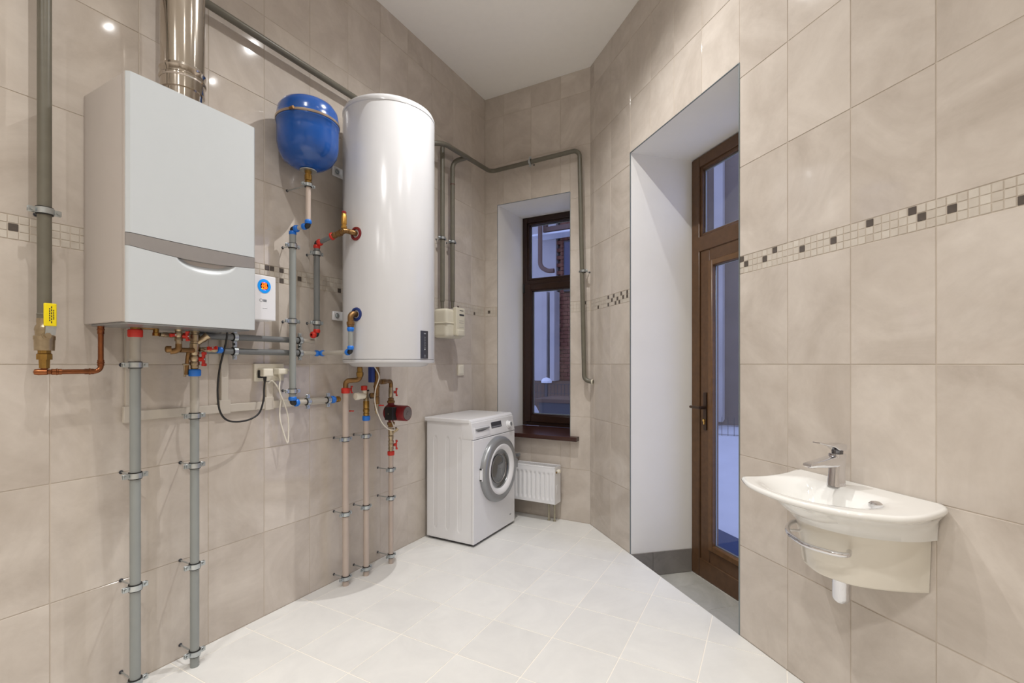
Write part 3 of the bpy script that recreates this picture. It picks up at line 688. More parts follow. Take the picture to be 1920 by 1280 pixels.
# ------------------------------------------------------------------ valves under the boiler
def fitting(bm, p, q, prof, seg=20):
    """prof as fractions of the length from p to q"""
    p = V(p); q = V(q); L_ = (q-p).length; lathe(bm, p, q-p, [(a*L_, r) for a, r in prof], seg); return bm
BALL = lambda r: [(0, r*.92), (.14, r*.92), (.15, r*1.12), (.30, r*1.12), (.34, r*.95), (.42, r*1.08), (.5, r*1.16), (.58, r*1.08), (.66, r*.95), (.70, r*1.12), (.85, r*1.12), (.86, r*.92), (1, r*.92)]
HEXN = lambda r: [(0, r*.85), (.2, r*.85), (.22, r*1.15), (.5, r*1.2), (.78, r*1.15), (.8, r*.85), (1, r*.85)]
def butterfly(parent, p, n, along, size=.024, m=M_RED):
    """red wing handle on a ball valve: n points out of the body, along is the wing direction"""
    p = V(p); n = V(n).normalized(); a = V(along).normalized(); s = n.cross(a)
    bm = B(); cyl(bm, p, p+n*.014, size*.33, 12)
    M_ = Matrix((a, s, n)).transposed().to_4x4(); M_.translation = p+n*.013
    box(bm, (-size, -size*.28, -.002), (size, size*.28, .006), .003, 2, M_)
    box(bm, (-size, -size*.36, -.002), (-size*.6, size*.36, .010), .003, 2, M_); box(bm, (size*.6, -size*.36, -.002), (size, size*.36, .010), .003, 2, M_)
    o = link('valve_handle', bm, m, parent)
    bm = B(); lathe(bm, p+n*.018, n, [(0, size*.2), (.003, size*.18)], 6); link('screw', bm, M_ZINC, o); return o
zb = lambda py: 1.275-(py-682)/885*1.806      # above riser 1
zc = lambda py: 1.275-(py-682)/885*1.993      # above riser 2
# brass union above riser 1
v1 = thing('flow_fitting', 'brass union and red-handled filling valve above the red collar under the boiler', 'valve', (X1, Y1, zb(617)))
bm = B(); lathe(bm, (X1, Y1, zb(617)), (0, 0, 1), [(0, .014), (0, .0165), (.010, .0165), (.012, .021), (.026, .021), (.028, .016), (.040, .016)], 8); link('union_nut', bm, M_BRASS, v1)
e1 = V((X1+.01, Y1+.068, zb(625)))
bm = B(); tube(bm, [(X1, Y1, zb(612)), (X1+.01, Y1+.065, zb(612))], .010, 14); link('branch', bm, M_BRONZE, v1)
bm = B(); lathe(bm, (e1.x, e1.y-.003, zb(628)), (0, 0, 1), [(0, .009), (.0, .0125), (.012, .0125), (.014, .010), (.028, .010), (.030, .013), (.045, .013)], 8); link('tee', bm, M_BRASS, v1)
# horizontal red valve
h1 = V((X1+.01, Y1+.078, zb(625))); h2 = V((X1+.006, Y1+.165, zb(625)))
bm = B(); fitting(bm, h1, h2, BALL(.0095)); link('valve_body', bm, M_NICK, v1)
butterfly(v1, (h1+h2)/2+V((.010, 0, 0)), (1, 0, 0), (0, 1, .15), .020)
bm = B(); cyl(bm, h2-V((0, .004, 0)), h2+V((0, .018, 0)), .0115, 16); link('red_cap', bm, M_RED, v1)
# vertical valve at px 340, joined by an elbow to the return
v2 = thing('return_valve', 'nickel ball valve with red handle and brass elbow between the two risers', 'valve', (X2, 1.06, zc(665)))
q = V((X2+.03, 1.028, 0))
bm = B(); fitting(bm, (q.x, q.y, zc(646)), (q.x, q.y, zc(612)), BALL(.0125)); link('valve_body', bm, M_NICK, v2)
butterfly(v2, (q.x+.012, q.y+.010, zc(632)), (1, .9, 0), (.1, -.1, 1), .020)
bm = B(); tube(bm, [(q.x, q.y, zc(644)), (q.x, q.y, zc(658)), (q.x-.012, q.y-.026, zc(660))], .0115, 16, .014); lathe(bm, (q.x-.010, q.y-.022, zc(656)), (-.4, -1, 0), [(0, .0135), (.016, .014), (.02, .010), (.022, 0)], 18)
tube(bm, [(q.x, q.y+.004, zc(657)), (X2+.012, Y2-.012, zc(657))], .010, 14); link('elbow', bm, M_BRONZE, v2)
bm = B(); tube(bm, [(X2+.004, Y2-.024, zc(655)), (X2-.004, Y2-.026, zc(672)), (X2-.006, Y2-.030, zc(702))], .0075, 12, .01); link('drain_tail', bm, M_BRONZE, v2)
bm = B(); tube(bm, [(X2-.008, Y2-.034, zc(684)), (X2-.008, Y2-.034, zc(706))], .0045, 10); cyl(bm, (X2+.0, Y2-.046, zc(683)), (X2, Y2-.022, zc(683)), .0035, 8); link('drain_cock', bm, M_NICK, v2)
# main stack over riser 2
v3 = thing('strainer_stack', 'stack of nickel strainer and ball valve above the blue collar under the boiler', 'valve', (X2, Y2, zc(692)))
bm = B(); fitting(bm, (X2, Y2, zc(690)), (X2, Y2, zc(653)), BALL(.0165), 24); link('ball_valve', bm, M_NICK, v3)
butterfly(v3, (X2+.012, Y2+.014, zc(673)), (1, .75, 0), (0, 0, 1), .030)
bm = B(); lathe(bm, (X2, Y2, zc(655)), (0, 0, 1), [(0, .014), (.0, .0175), (.024, .0185), (.026, .0155), (.034, .0155), (.036, .0185), (.062, .0185), (.064, .0145), (.070, .0145), (.072, .019), (.088, .019), (.09, .015), (.10, .015)], 24); link('strainer_body', bm, M_NICK, v3)
bm = B(); a_ = V((X2+.004, Y2+.006, zc(644))); b_ = a_+V((.024, .034, .036)); fitting(bm, a_, b_, [(0, .011), (.45, .012), (.46, .0145), (.8, .0145), (.85, .016), (1, .016)], 16); link('strainer_cap', bm, M_NICK, v3)
bm = B(); lathe(bm, (X2, Y2, zc(692)), (0, 0, 1), [(0, .013), (.004, .015), (.010, .015)], 24); link('nipple', bm, M_BRASS, v3)
s1 = V((X2+.012, Y2+.014, zc(655))); s2 = V((X2+.012, Y2+.088, zc(655)))
v4 = thing('side_valve', 'small horizontal red-handled valve ending in a blue cap below the boiler', 'valve', s1)
bm = B(); fitting(bm, s1, s2, BALL(.0095)); link('valve_body', bm, M_NICK, v4)
butterfly(v4, (s1+s2)/2+V((.010, 0, .002)), (1, 0, .3), (0, 1, .1), .020)
bm = B(); lathe(bm, s2-V((0, .004, 0)), (0, 1, 0), [(0, .010), (.002, .0135), (.020, .0135), (.024, .010), (.025, 0)], 18); link('blue_cap', bm, M_BLUE, v4)
bm = B(); lathe(bm, (X1+.10, 1.0, zb(612)), (0, 0, 1), [(0, 0), (.001, .008), (.008, .011), (.016, .011), (.02, .009), (.03, .009)], 12); tag(link('brass_plug', bm, M_BRASS), 'small brass outlet plug under the middle of the boiler', 'fitting')

# ------------------------------------------------------------------ expansion vessel
VX, VY = -2.079, 1.620
ev = thing('expansion_vessel', 'round blue expansion vessel strapped to the wall between boiler and heater', 'tank', (VX, VY, 2.27))
bm = B(); lathe(bm, (VX, VY, 0), (0, 0, 1), [(2.268, 0), (2.268, .03), (2.272, .052), (2.286, .085), (2.310, .118), (2.345, .138), (2.385, .1465), (2.44, .148), (2.487, .148), (2.489, .1505), (2.499, .1505), (2.501, .148), (2.53, .1475), (2.562, .142), (2.588, .125), (2.604, .098), (2.613, .06), (2.616, 0)], 56); link('vessel_body', bm, M_TANK, ev, ang=60)
bm = B(); lathe(bm, (VX, VY, 2.498), (0, 0, 1), [(0, .1495), (0, .153), (.003, .154), (.011, .154), (.013, .152), (.013, .1485)], 56, cap=False); sb = link('strap', bm, mat('strap_steel', (176, 160, 146), .3, metal=.8, noise=.05), ev)
bm = B(); a_ = math.radians(-95+28.7); cxx = VX+.156*math.cos(a_); cyy = VY+.156*math.sin(a_)
cyl(bm, (cxx-.012, cyy, 2.5045), (cxx+.014, cyy, 2.5045), .007, 8); link('strap_screw', bm, M_BRONZE, sb)
bm = B(); box(bm, (XL+.001, VY-.03, 2.478), (VX-.14, VY+.03, 2.508), .003, 1); link('wall_bracket', bm, M_ZINC, ev)
bm = B(); lathe(bm, (VX, VY, 2.262), (0, 0, 1), [(0, .012), (.0, .040), (.004, .041), (.008, .036), (.012, .020)], 32); link('flange', bm, M_ZINC, ev)
bm = B(); lathe(bm, (VX, VY, 2.2019), (0, 0, 1), [(0, .012), (0, .015), (.008, .017), (.012, .0135), (.016, .018), (.040, .018), (.042, .0145), (.050, .0145), (.052, .017), (.085, .017)], 10); link('brass_union', bm, M_BRASS, ev)
vp = thing('vessel_pipe', 'thin beige pipe hanging from the blue vessel to a blue elbow', 'pipe', (VX, VY, 1.98))
ve = V((VX, VY, 1.9804)); gx, gy = -2.166, 1.594
bm = B(); cyl(bm, (VX, VY, ve.z+.02), (VX, VY, 2.2019), .0125, 22); link('pipe', bm, M_PINK, vp)
clamp(vp, (VX, VY, 2.1909), (0, 0, 1), (-1, 0, 0), VX-XL, .0135, h=.016)
def push_elbow(parent, p, d1, d2, r=.0155, m=M_BLUE, body=M_BLACK):
    """push-fit elbow: dark body with a coloured collar at each mouth"""
    p = V(p); d1 = V(d1).normalized(); d2 = V(d2).normalized()
    bm = B(); tube(bm, [p+d1*.016, p, p+d2*.016], r*.98, 16, .014); e = link('elbow', bm, body, parent)
    for d in (d1, d2):
        bm = B(); lathe(bm, p+d*.012, d, [(0, r*.8), (0, r*1.15), (.003, r*1.32), (.014, r*1.36), (.019, r*1.22), (.022, r*.95), (.022, r*.5)], 22, cap=False); link('collar', bm, m, parent)
    return e
push_elbow(vp, ve, (0, 0, 1), (-.087, -.026, 0), .0125)
ge = V((gx, gy, ve.z-.008))
bm = B(); cyl(bm, ve+V((-.02, -.006, 0)), ge+V((.02, .006, 0)), .011, 18); link('pipe', bm, M_PALE, vp)
# cold feed: long vertical grey pipe
cf = thing('cold_feed_pipe', 'pale grey vertical pipe with blue elbows between boiler and water heater', 'pipe', (gx, gy, 1.06))
push_elbow(cf, ge, (.087, .026, 0), (0, 0, -1), .0135)
zl = lambda py: 1.275-(py-682)/885*2.439
bz = zl(755)
bm = B(); cyl(bm, (gx, gy, bz+.02), (gx, gy, ge.z-.02), .0165, 24); link('pipe', bm, M_PPR, cf)
for py in (461, 602, 733): clamp(cf, (gx, gy, zl(py)), (0, 0, 1), (-1, 0, 0), gx-XL, .0165)
push_elbow(cf, (gx, gy, bz), (0, 0, 1), (0, 1, 0), .0150)
bm = B(); cyl(bm, (gx, gy+.02, bz), (gx, 1.845, bz), .0135, 22); link('pipe', bm, M_PALE, cf)
for yy in (1.6849, 1.8164): clamp(cf, (gx, yy, bz), (0, 1, 0), (-1, 0, 0), gx-XL, .0145)
bm = B(); lathe(bm, (gx, 1.835, bz), (0, 1, 0), [(0, .012), (0, .018), (.006, .021), (.012, .015), (.018, .021), (.026, .018), (.026, .012)], 20, cap=False); link('collar', bm, M_BLUE, cf)
bm = B(); lathe(bm, (gx, 1.858, bz), (0, 1, 0), [(0, .011), (.0, .014), (.02, .014), (.02, .017), (.035, .017)], 8); link('brass_adapter', bm, M_BRASS, cf)

# two horizontal grey pipes behind the boiler line
hx = XL+.045
for nm, zz, lab, ye in (('upper', 1.3996, 'upper of the two grey horizontal pipes right of the boiler', 1.7496), ('lower', 1.3335, 'lower of the two grey horizontal pipes right of the boiler, with blue crossover', 1.7565)):
    t = thing('horizontal_pipe', lab, 'pipe', (hx, 1.3, zz), 'horizontal pipes behind the cold feed')
    bm = B(); cyl(bm, (hx, 1.12, zz), (hx, 1.6756, zz), .0145, 22); link('pipe', bm, M_PPRD, t)
    bm = B(); cyl(bm, (hx, 1.6756, zz), (hx, ye, zz), .0115, 18); link('pipe', bm, M_PALE, t, label='pale bare length of the pipe')
    for yy in (1.3143, 1.6625): clamp(t, (hx, yy, zz), (0, 1, 0), (-1, 0, 0), .045, .0145, h=.018)
zlow = 1.3335; zup = 1.3996
# hot line: vertical darker pipe with red elbows
rx, ry = -2.166, 1.742
hl = thing('hot_line_pipe', 'dark grey vertical pipe with red elbows left of the water heater', 'pipe', (rx, ry, 1.40))
zr = lambda py: 1.275-(py-682)/885*2.568
rt = V((rx, ry, zr(455))); rb = V((rx, ry, zr(628)))
push_elbow(hl, rb, (0, 0, 1), (-.035, -1, 0), .0135, M_RED)
bm = B(); cyl(bm, rb+V((0, 0, .02)), rt-V((0, 0, .02)), .0155, 22); link('pipe', bm, M_PPRD, hl)
for py in (475, 605): clamp(hl, (rx, ry, zr(py)), (0, 0, 1), (-1, 0, 0), rx-XL, .0155)
tee = V((-1.9760, 1.7598, 1.9651))
dh = (tee-rt); dh.z = 0; dh.normalize()
push_elbow(hl, rt, (0, 0, -1), tuple(dh), .0135, M_RED)

# ------------------------------------------------------------------ water heater
TX, TY, TR = -1.948, 2.070, .258
wh = thing('water_heater', 'tall white cylindrical electric water heater hanging on the tiled wall', 'water heater', (TX, TY, 1.265))
bm = B(); lathe(bm, (TX, TY, 0), (0, 0, 1), [(1.300, TR-.004), (1.302, TR), (2.672, TR), (2.674, TR-.0015)], 96, cap=False); link('cylinder', bm, M_TANKW, wh, ang=50)
bm = B(); lathe(bm, (TX, TY, 0), (0, 0, 1), [(2.674, TR-.0015), (2.676, TR+.0015), (2.690, TR+.0015), (2.706, TR-.006), (2.718, TR-.024), (2.726, TR-.06), (2.732, TR-.14), (2.735, 0)], 96, cap=False); link('top_cap', bm, M_TANKW, wh, ang=50)
bm = B(); lathe(bm, (TX, TY, 0), (0, 0, 1), [(1.299, TR-.005), (1.298, TR+.001), (1.286, TR+.001), (1.280, TR-.006), (1.278, TR-.030), (1.262, TR-.050), (1.258, TR-.08), (1.257, 0)], 96, cap=False); link('bottom_cap', bm, M_TANKW, wh, ang=35)
def on_tank(px_dir_y, z): pass
def ring_on_tank(p, m, name, R0=.022, R1=.037):
    p = V(p); n = V((p.x-TX, p.y-TY, 0)).normalized(); u = V((-n.y, n.x, 0)); bm = B(); rings = []
    for (rr, hh) in ((R0, -.012), (R0, .004), (R0+.003, .008), (R1-.002, .006), (R1, .0005), (R1, -.004)):
        ring = []
        for k_ in range(32):
            a = 2*PI*k_/32; du = rr*math.cos(a); dz = rr*math.sin(a); ang = du/TR
            base = V((TX, TY, p.z))+(n*math.cos(ang)+u*math.sin(ang))*(TR+hh)+V((0, 0, dz)); ring.append(bm.verts.new(base))
        rings.append(ring)
    for A, Bq in zip(rings, rings[1:]):
        for k_ in range(32): bm.faces.new((A[k_], A[(k_+1) % 32], Bq[(k_+1) % 32], Bq[k_]))
    bm.faces.new(rings[0]); return link(name, bm, m, wh), n
HT = V((-1.9438, 1.8120, 1.9707)); HB = V((-1.9418, 1.8121, 1.5401))
o, nt_ = ring_on_tank(HT, M_DRED, 'port_ring'); o['label'] = 'dark red plastic ring around the upper port'
o, nb_ = ring_on_tank(HB, M_DBLUE, 'port_ring'); o['label'] = 'dark blue plastic ring around the lower port'
# control panel on the front, curved with the tank
def tank_patch(pa, pb, z0, z1, h, m, name, parent, n_=8):
    a0 = math.atan2(pa[1]-TY, pa[0]-TX); a1 = math.atan2(pb[1]-TY, pb[0]-TX); bm = B(); L = []
    for i in range(n_+1):
        a = a0+(a1-a0)*i/n_; c, s = math.cos(a), math.sin(a)
        L.append([bm.verts.new((TX+(TR+hh)*c, TY+(TR+hh)*s, z)) for hh, z in ((-.002, z0), (h, z0), (h, z1), (-.002, z1))])
    for A, Bq in zip(L, L[1:]):
        for j in range(4): bm.faces.new((A[j], A[(j+1) % 4], Bq[(j+1) % 4], Bq[j]))
    bm.faces.new(L[0]); bm.faces.new(L[-1]); return link(name, bm, m, parent, smooth=False)
zp0, zp1 = 1.3047, 1.4588
pa, pb = (-1.6919, 2.0388), (-1.6916, 2.0983)
pan = tank_patch(pa, pb, zp0, zp1, .004, M_DGREY, 'control_panel', wh)
pm = ((pa[0]+pb[0])/2, (pa[1]+pb[1])/2); am = math.atan2(pm[1]-TY, pm[0]-TX)
def MT(a, z, h): c, s = math.cos(a), math.sin(a); return Matrix(((-s, 0, c, TX+(TR+h)*c), (c, 0, s, TY+(TR+h)*s), (0, 1, 0, z), (0, 0, 0, 1)))
M_PMARK = mat('panel_print', (150, 152, 160), .5, noise=.02)
for fz, w_, hh in ((.90, .016, .006), (.12, .012, .004), (.06, .014, .003)):
    bm = B(); box(bm, (-w_/2, -hh/2, 0), (w_/2, hh/2, .0006), 0, 1, MT(am, zp0+(zp1-zp0)*fz, .0042)); link('printed_mark', bm, M_PMARK, pan, smooth=False)
for fz in (.75, .66, .57, .48, .39):
    bm = B(); torus(bm, MT(am, zp0+(zp1-zp0)*fz, .0046) @ V((0, 0, 0)), (math.cos(am), math.sin(am), 0), .0045, .0006, 16, 6); link('button', bm, M_PMARK, pan)
bm = B(); lathe(bm, MT(am, zp0+(zp1-zp0)*.33, .004) @ V((0, 0, 0)), (math.cos(am), math.sin(am), 0), [(0, .003), (.0015, .003), (.002, 0)], 12); link('indicator_lamp', bm, M_WHITE, pan)
# wall brackets
for z_, zh in ((2.4001, .028), (1.5563, .026)):
    bm = B(); box(bm, (XL+.003, 1.905, z_-zh), (XL+.020, 2.16, z_+zh), .004, 1); br = link('wall_bracket', bm, M_WHITE, wh)
    bm = B(); lathe(bm, (XL+.020, 1.932, z_), (1, 0, 0), [(0, .015), (.002, .016), (.003, .010), (.010, .010), (.012, .006)], 14); link('bolt', bm, M_ZINC, br)
    bm = B(); box(bm, (XL+.020, 1.97, z_-zh), (TX-TR+.05, 2.16, z_+zh), .004, 1); link('bracket_arm', bm, M_WHITE, br)
# hot outlet group: elbow from the red ring, tee and safety valve
ho = thing('hot_outlet_fitting', 'brass tee with gold safety valve at the red ring of the heater', 'valve', HT)
out = HT+nt_*.045
bm = B(); tube(bm, [HT-nt_*.01, HT+nt_*.026, V((tee.x+.006, tee.y+.020, HT.z+.010)), V((tee.x, tee.y-.01, HT.z+.004))], .0135, 18, .024); link('elbow', bm, M_BRONZE, ho)
tp = V((tee.x, tee.y, HT.z+.004)); back = (V((rt.x, rt.y, rt.z))-tp).normalized()
bm = B(); fitting(bm, tp, tp+back*.078, [(0, .013), (.25, .013), (.26, .017), (.5, .017), (.52, .014), (.7, .014), (.72, .016), (1, .016)], 16); link('tee', bm, M_BRONZE, ho)
bm = B(); lathe(bm, tp+back*.074, back, [(0, .012), (0, .0165), (.004, .020), (.013, .020), (.017, .015)], 20); link('collar', bm, M_RED, ho)
bm = B(); lathe(bm, tp-V((0, 0, .004)), (0, 0, 1), [(0, .012), (.018, .012), (.02, .0155), (.030, .0155), (.032, .012), (.040, .012), (.042, .0145), (.088, .0145), (.092, .012), (.098, .012)], 18); link('safety_valve', bm, mat('gold_valve', (196, 152, 78), .25, metal=.85, noise=.06), ho)
bm = B(); lathe(bm, tp+V((0, 0, .094)), (0, 0, 1), [(0, .0125), (.008, .0125), (.012, .009), (.013, 0)], 16); link('valve_cap', bm, M_DRED, ho)
hq = V((tee.x, tee.y, HT.z+.004)); hb = (rt-hq).normalized()
bm = B(); cyl(bm, rt+dh*.018, hq+hb*.08, .012, 18); link('pipe', bm, M_PPRD, hl)
# cold inlet group
ci = thing('cold_inlet_fitting', 'bronze elbow with blue collars at the blue ring of the heater', 'pipe', HB)
dn = HB+nb_*.040
bm = B(); tube(bm, [HB-nb_*.01, dn, dn-V((0, 0, .050))], .0155, 20, .022); lathe(bm, dn-V((0, 0, .070)), (0, 0, 1), [(0, .015), (0, .018), (.010, .018), (.012, .0205), (.026, .0205), (.028, .016)], 12); link('elbow', bm, M_BRONZE, ci)
zt_ = dn.z-.070
be = V((dn.x, dn.y, 1.3375))
bm = B(); lathe(bm, (dn.x, dn.y, zt_-.026), (0, 0, 1), [(0, .011), (.003, .015), (.012, .0185), (.020, .0185), (.026, .014)], 20); link('collar', bm, M_BLUE, ci)
bm = B(); cyl(bm, (dn.x, dn.y, be.z+.02), (dn.x, dn.y, zt_-.02), .0125, 18); link('pipe', bm, M_PPR, ci)
tw = V((XL+.06, dn.y+.02, be.z)); dd = (V((hx, dn.y, be.z))-be).normalized()
wc = V((hx, 1.7915, zlow)); dd = (wc-be).normalized()
push_elbow(ci, be, (0, 0, 1), tuple(dd), .0125)
push_elbow(ci, wc, tuple(-dd), (0, -1, 0), .0125, M_BLUE, M_BLUE)
bm = B(); cyl(bm, be+dd*.02, wc-dd*.02, .0115, 18); link('pipe', bm, M_PALE, ci)

# ------------------------------------------------------------------ fittings under the heater
zt3 = lambda py: 1.275-(py-682)/885*2.72
o1 = V((-2.098, 1.985, 1.258))
f3 = thing('heater_outlet_bend', 'bronze double elbow from the heater bottom to the red-collared riser', 'pipe', o1)
bm = B(); tube(bm, [o1, (o1.x, o1.y, zt3(712)), (X3, Y3, zt3(714)), (X3, Y3, zt3(728))], .0145, 18, .020); link('elbow', bm, M_BRONZE, f3)
bm = B(); lathe(bm, (o1.x, o1.y, 1.200), (0, 0, 1), [(0, .015), (0, .018), (.012, .020), (.026, .020), (.030, .016), (.05, .016)], 8); link('union_nut', bm, M_BRASS, f3)
o2 = V((-2.070, 2.090, 1.258))
z2f = lambda py: 1.275-(py-682)/885*2.83
f4 = thing('heater_inlet_tee', 'bronze tee with drain cock hanging from the heater bottom', 'valve', o2)
bm = B(); lathe(bm, (o2.x, o2.y, z2f(742)), (0, 0, 1), [(0, .014), (0, .016), (.05, .016), (.052, .0185), (.062, .0185), (.064, .0155), (z2f(705)-z2f(742), .0155), (z2f(705)-z2f(742), .020), (z2f(697)-z2f(742), .020), (z2f(697)-z2f(742), .016), (z2f(684)-z2f(742), .016)], 18); link('tee', bm, M_BRONZE, f4)
bm = B(); lathe(bm, (o2.x, o2.y, z2f(757)), (0, 0, 1), [(0, .013), (0, .0165), (.04, .0165), (.047, .013)], 18); lathe(bm, (o2.x+.004, o2.y-.010, z2f(740)), (-.2, -1, 0), [(0, .012), (.018, .012), (.018, .0145), (.03, .0145)], 12); link('lower_tee', bm, M_BRONZE, f4)
bm = B(); fitting(bm, (o2.x, o2.y, z2f(775)), (o2.x, o2.y, z2f(757)), [(0, .008), (.3, .009), (.3, .0115), (.6, .0115), (.6, .013), (1, .013)], 14); link('drain_cock', bm, M_NICK, f4)
butterfly(f4, (o2.x+.008, o2.y+.010, z2f(760)), (.7, 1, 0), (1, 0, 0), .012)
z5 = lambda py: 1.275-(py-682)/885*3.02
f5 = thing('pump_branch', 'bronze branch and nickel valve leading to the red pump', 'valve', (X5, Y5, z5(745)))
bm = B(); tube(bm, [(o2.x, o2.y, z5(714)), (X5, Y5, z5(714)), (X5, Y5, z5(727))], .0125, 18, .024); fitting(bm, (o2.x-.012, o2.y+.048, z5(714)), (o2.x-.036, o2.y+.120, z5(714)), [(0, .013), (.1, .0165), (.8, .0165), (.9, .013), (1, .013)], 14); link('elbow', bm, M_BRONZE, f5)
bm = B(); lathe(bm, (X5, Y5, z5(745)), (0, 0, 1), [(0, .013), (.004, .0155), (.045, .0155), (.05, .0145), (z5(726)-z5(745), .0145)], 18); link('valve_body', bm, M_NICK, f5)
butterfly(f5, (X5+.012, Y5+.014, z5(735)), (.8, 1, 0), (0, 0, 1), .026)
pz = z5(773)
pu = thing('circulation_pump', 'small dark red circulation pump with black terminal box under the heater', 'pump', (X5, Y5, pz))
bm = B(); lathe(bm, (X5, Y5, z5(755)), (0, 0, 1), [(0, .014), (0, .024), (.014, .024), (.016, .018), (.032, .018)], 8)
lathe(bm, (X5, Y5, z5(800)), (0, 0, 1), [(0, .018), (.012, .018), (.014, .024), (.030, .024), (.032, .015)], 8); link('union_nut', bm, M_BRONZE, pu)
bm = B(); lathe(bm, (X5, Y5, z5(791)), (0, 0, 1), [(0, .016), (.02, .020), (.03, .028), (z5(773)-z5(791), .034), (z5(773)-z5(791)+.03, .028), (z5(754)-z5(791), .018)], 20); cyl(bm, (X5-.02, Y5, pz), (X5+.045, Y5, pz), .050, 32); link('volute', bm, M_DRED, pu)
bm = B(); lathe(bm, (X5+.045, Y5, pz), (1, .08, 0), [(0, .047), (.005, .049), (.080, .049), (.086, .046)], 36); link('motor_housing', bm, M_DRED, pu)
bm = B(); lathe(bm, (X5+.1305, Y5+.0065, pz), (1, .08, 0), [(0, .041), (.003, .041), (.0035, .012), (.006, .012), (.007, 0)], 32); link('end_plate', bm, mat('pump_plate', (132, 124, 122), .4, metal=.4, noise=.08, nscale=90), pu)
bm = B(); box(bm, (X5+.02, Y5-.078, pz-.040), (X5+.082, Y5-.036, pz+.040), .006, 2); tb = link('terminal_box', bm, M_BLACK, pu)
bm = B(); lathe(bm, (X5+.051, Y5-.078, pz), (0, -1, 0), [(0, .004), (.001, .004), (.0015, 0)], 10); link('screw', bm, M_NICK, tb)
f6 = thing('pump_strainer', 'nickel strainer and red-handled valve below the red pump', 'valve', (X5, Y5, z5(845)))
bm = B(); fitting(bm, (X5, Y5, z5(846)), (X5, Y5, z5(822)), BALL(.0155), 20); link('ball_valve', bm, M_NICK, f6)
bm = B(); lathe(bm, (X5, Y5, z5(823)), (0, 0, 1), [(0, .013), (0, .016), (.02, .018), (.024, .014), (.03, .018), (z5(802)-z5(823), .017), (z5(802)-z5(823), .013)], 20); link('strainer_body', bm, M_NICK, f6)
bm = B(); fitting(bm, (X5+.006, Y5+.006, z5(812)), (X5+.028, Y5+.030, z5(803)), [(0, .010), (.5, .010), (.5, .0135), (1, .0135)], 14); link('strainer_cap', bm, M_NICK, f6)
butterfly(f6, (X5+.012, Y5+.014, z5(834)), (.8, 1, 0), (0, 0, 1), .030)
# stack over riser 4
z4 = lambda py: 1.275-(py-682)/885*2.849
f7 = thing('mixing_valve', 'brass mixing valve stack with red cap and cream knob below the heater', 'valve', (X4, Y4, z4(779)))
bm = B(); lathe(bm, (X4, Y4, z4(779)), (0, 0, 1), [(0, .014), (0, .017), (.014, .019), (.018, .016), (.028, .0195), (.040, .0195), (.044, .0155), (.048, .0185), (z4(752)-z4(779), .0185), (z4(750)-z4(779), .0155)], 12); link('brass_body', bm, M_BRASS, f7)
bm = B(); lathe(bm, (X4, Y4, z4(752)), (0, 0, 1), [(0, .014), (0, .017), (.02, .017), (.025, .014), (z4(732)-z4(752), .014)], 18); link('nickel_body', bm, M_NICK, f7)
bm = B(); lathe(bm, (X4, Y4, z4(733)), (0, 0, 1), [(0, .015), (.004, .018), (.008, .018), (.010, 0)], 18); lathe(bm, (X4+.012, Y4+.02, z4(742)), (.4, 1, 0), [(0, .017), (.018, .017), (.02, 0)], 18); link('black_cap', bm, M_BLACK, f7)
kn = V((X4+.012, Y4-.022, z4(741)))
bm = B(); lathe(bm, kn, (-.05, -1, 0), [(0, .012), (.004, .012), (.006, .018), (.040, .018), (.046, .015), (.048, .022), (.068, .022), (.072, .019), (.073, 0)], 24); link('cream_knob', bm, M_CREAM, f7)
bm = B(); lathe(bm, (kn.x, kn.y-.004, z4(738)), (0, 0, 1), [(0, .012), (.022, .014), (.026, .010)], 16); link('cream_neck', bm, M_CREAM, f7)
bm = B(); lathe(bm, (kn.x, kn.y-.006, z4(731)), (0, 0, 1), [(0, .015), (.001, .0185), (.026, .0185), (.028, .015), (.029, 0)], 20); link('red_cap', bm, M_RED, f7)
bm = B(); lathe(bm, (kn.x-.004, kn.y-.060, z4(741)), (-.05, -1, 0), [(0, .004), (.012, .004)], 10); link('pin', bm, M_DGREY, f7)
# thin red-handled cock beside riser 3
f8 = thing('check_valve', 'slim bronze pipe with two small red handles behind the red-collared riser', 'valve', (X3-.02, Y3+.045, zt3(790)))
cxp = V((X3-.03, Y3+.040, 0))
bm = B(); lathe(bm, (cxp.x, cxp.y, zt3(775)), (0, 0, 1), [(0, .006), (.02, .006), (.02, .010), (.045, .010), (.05, .008), (zt3(728)-zt3(775), .008)], 12); link('body', bm, M_BRONZE, f8)
butterfly(f8, (cxp.x+.006, cxp.y+.004, zt3(772)), (.7, 1, 0), (1, 0, 0), .012)
butterfly(f8, (cxp.x+.006, cxp.y+.004, zt3(731)), (.7, 1, 0), (0, 0, 1), .022)
bm = B(); box(bm, (-2.085, 2.035, 1.165), (-2.055, 2.062, 1.262), .008, 2); tag(link('blue_sleeve', bm, M_DBLUE), 'dark blue sleeve dangling under the heater beside the tee', 'sleeve')
def cable(name, label, pts, r, m, cat='cable'):
    bm = B(); tube(bm, curve_pts(pts, 10), r, 10); return tag(link(name, bm, m), label, cat)
cable('pump_cable', 'thin white cable looping from the heater down to the red pump', [(-2.05, 2.05, 1.262), (-2.03, 2.07, 1.20), (-2.05, 2.06, 1.12), (-2.06, 2.07, 1.03), (-2.04, 2.10, .93), (-2.03, 2.15, .88), (-2.03, 2.20, .87), (-2.055, 2.222, .885), (X5+.05, Y5-.052, pz-.038)], .0035, M_CLEARWH)

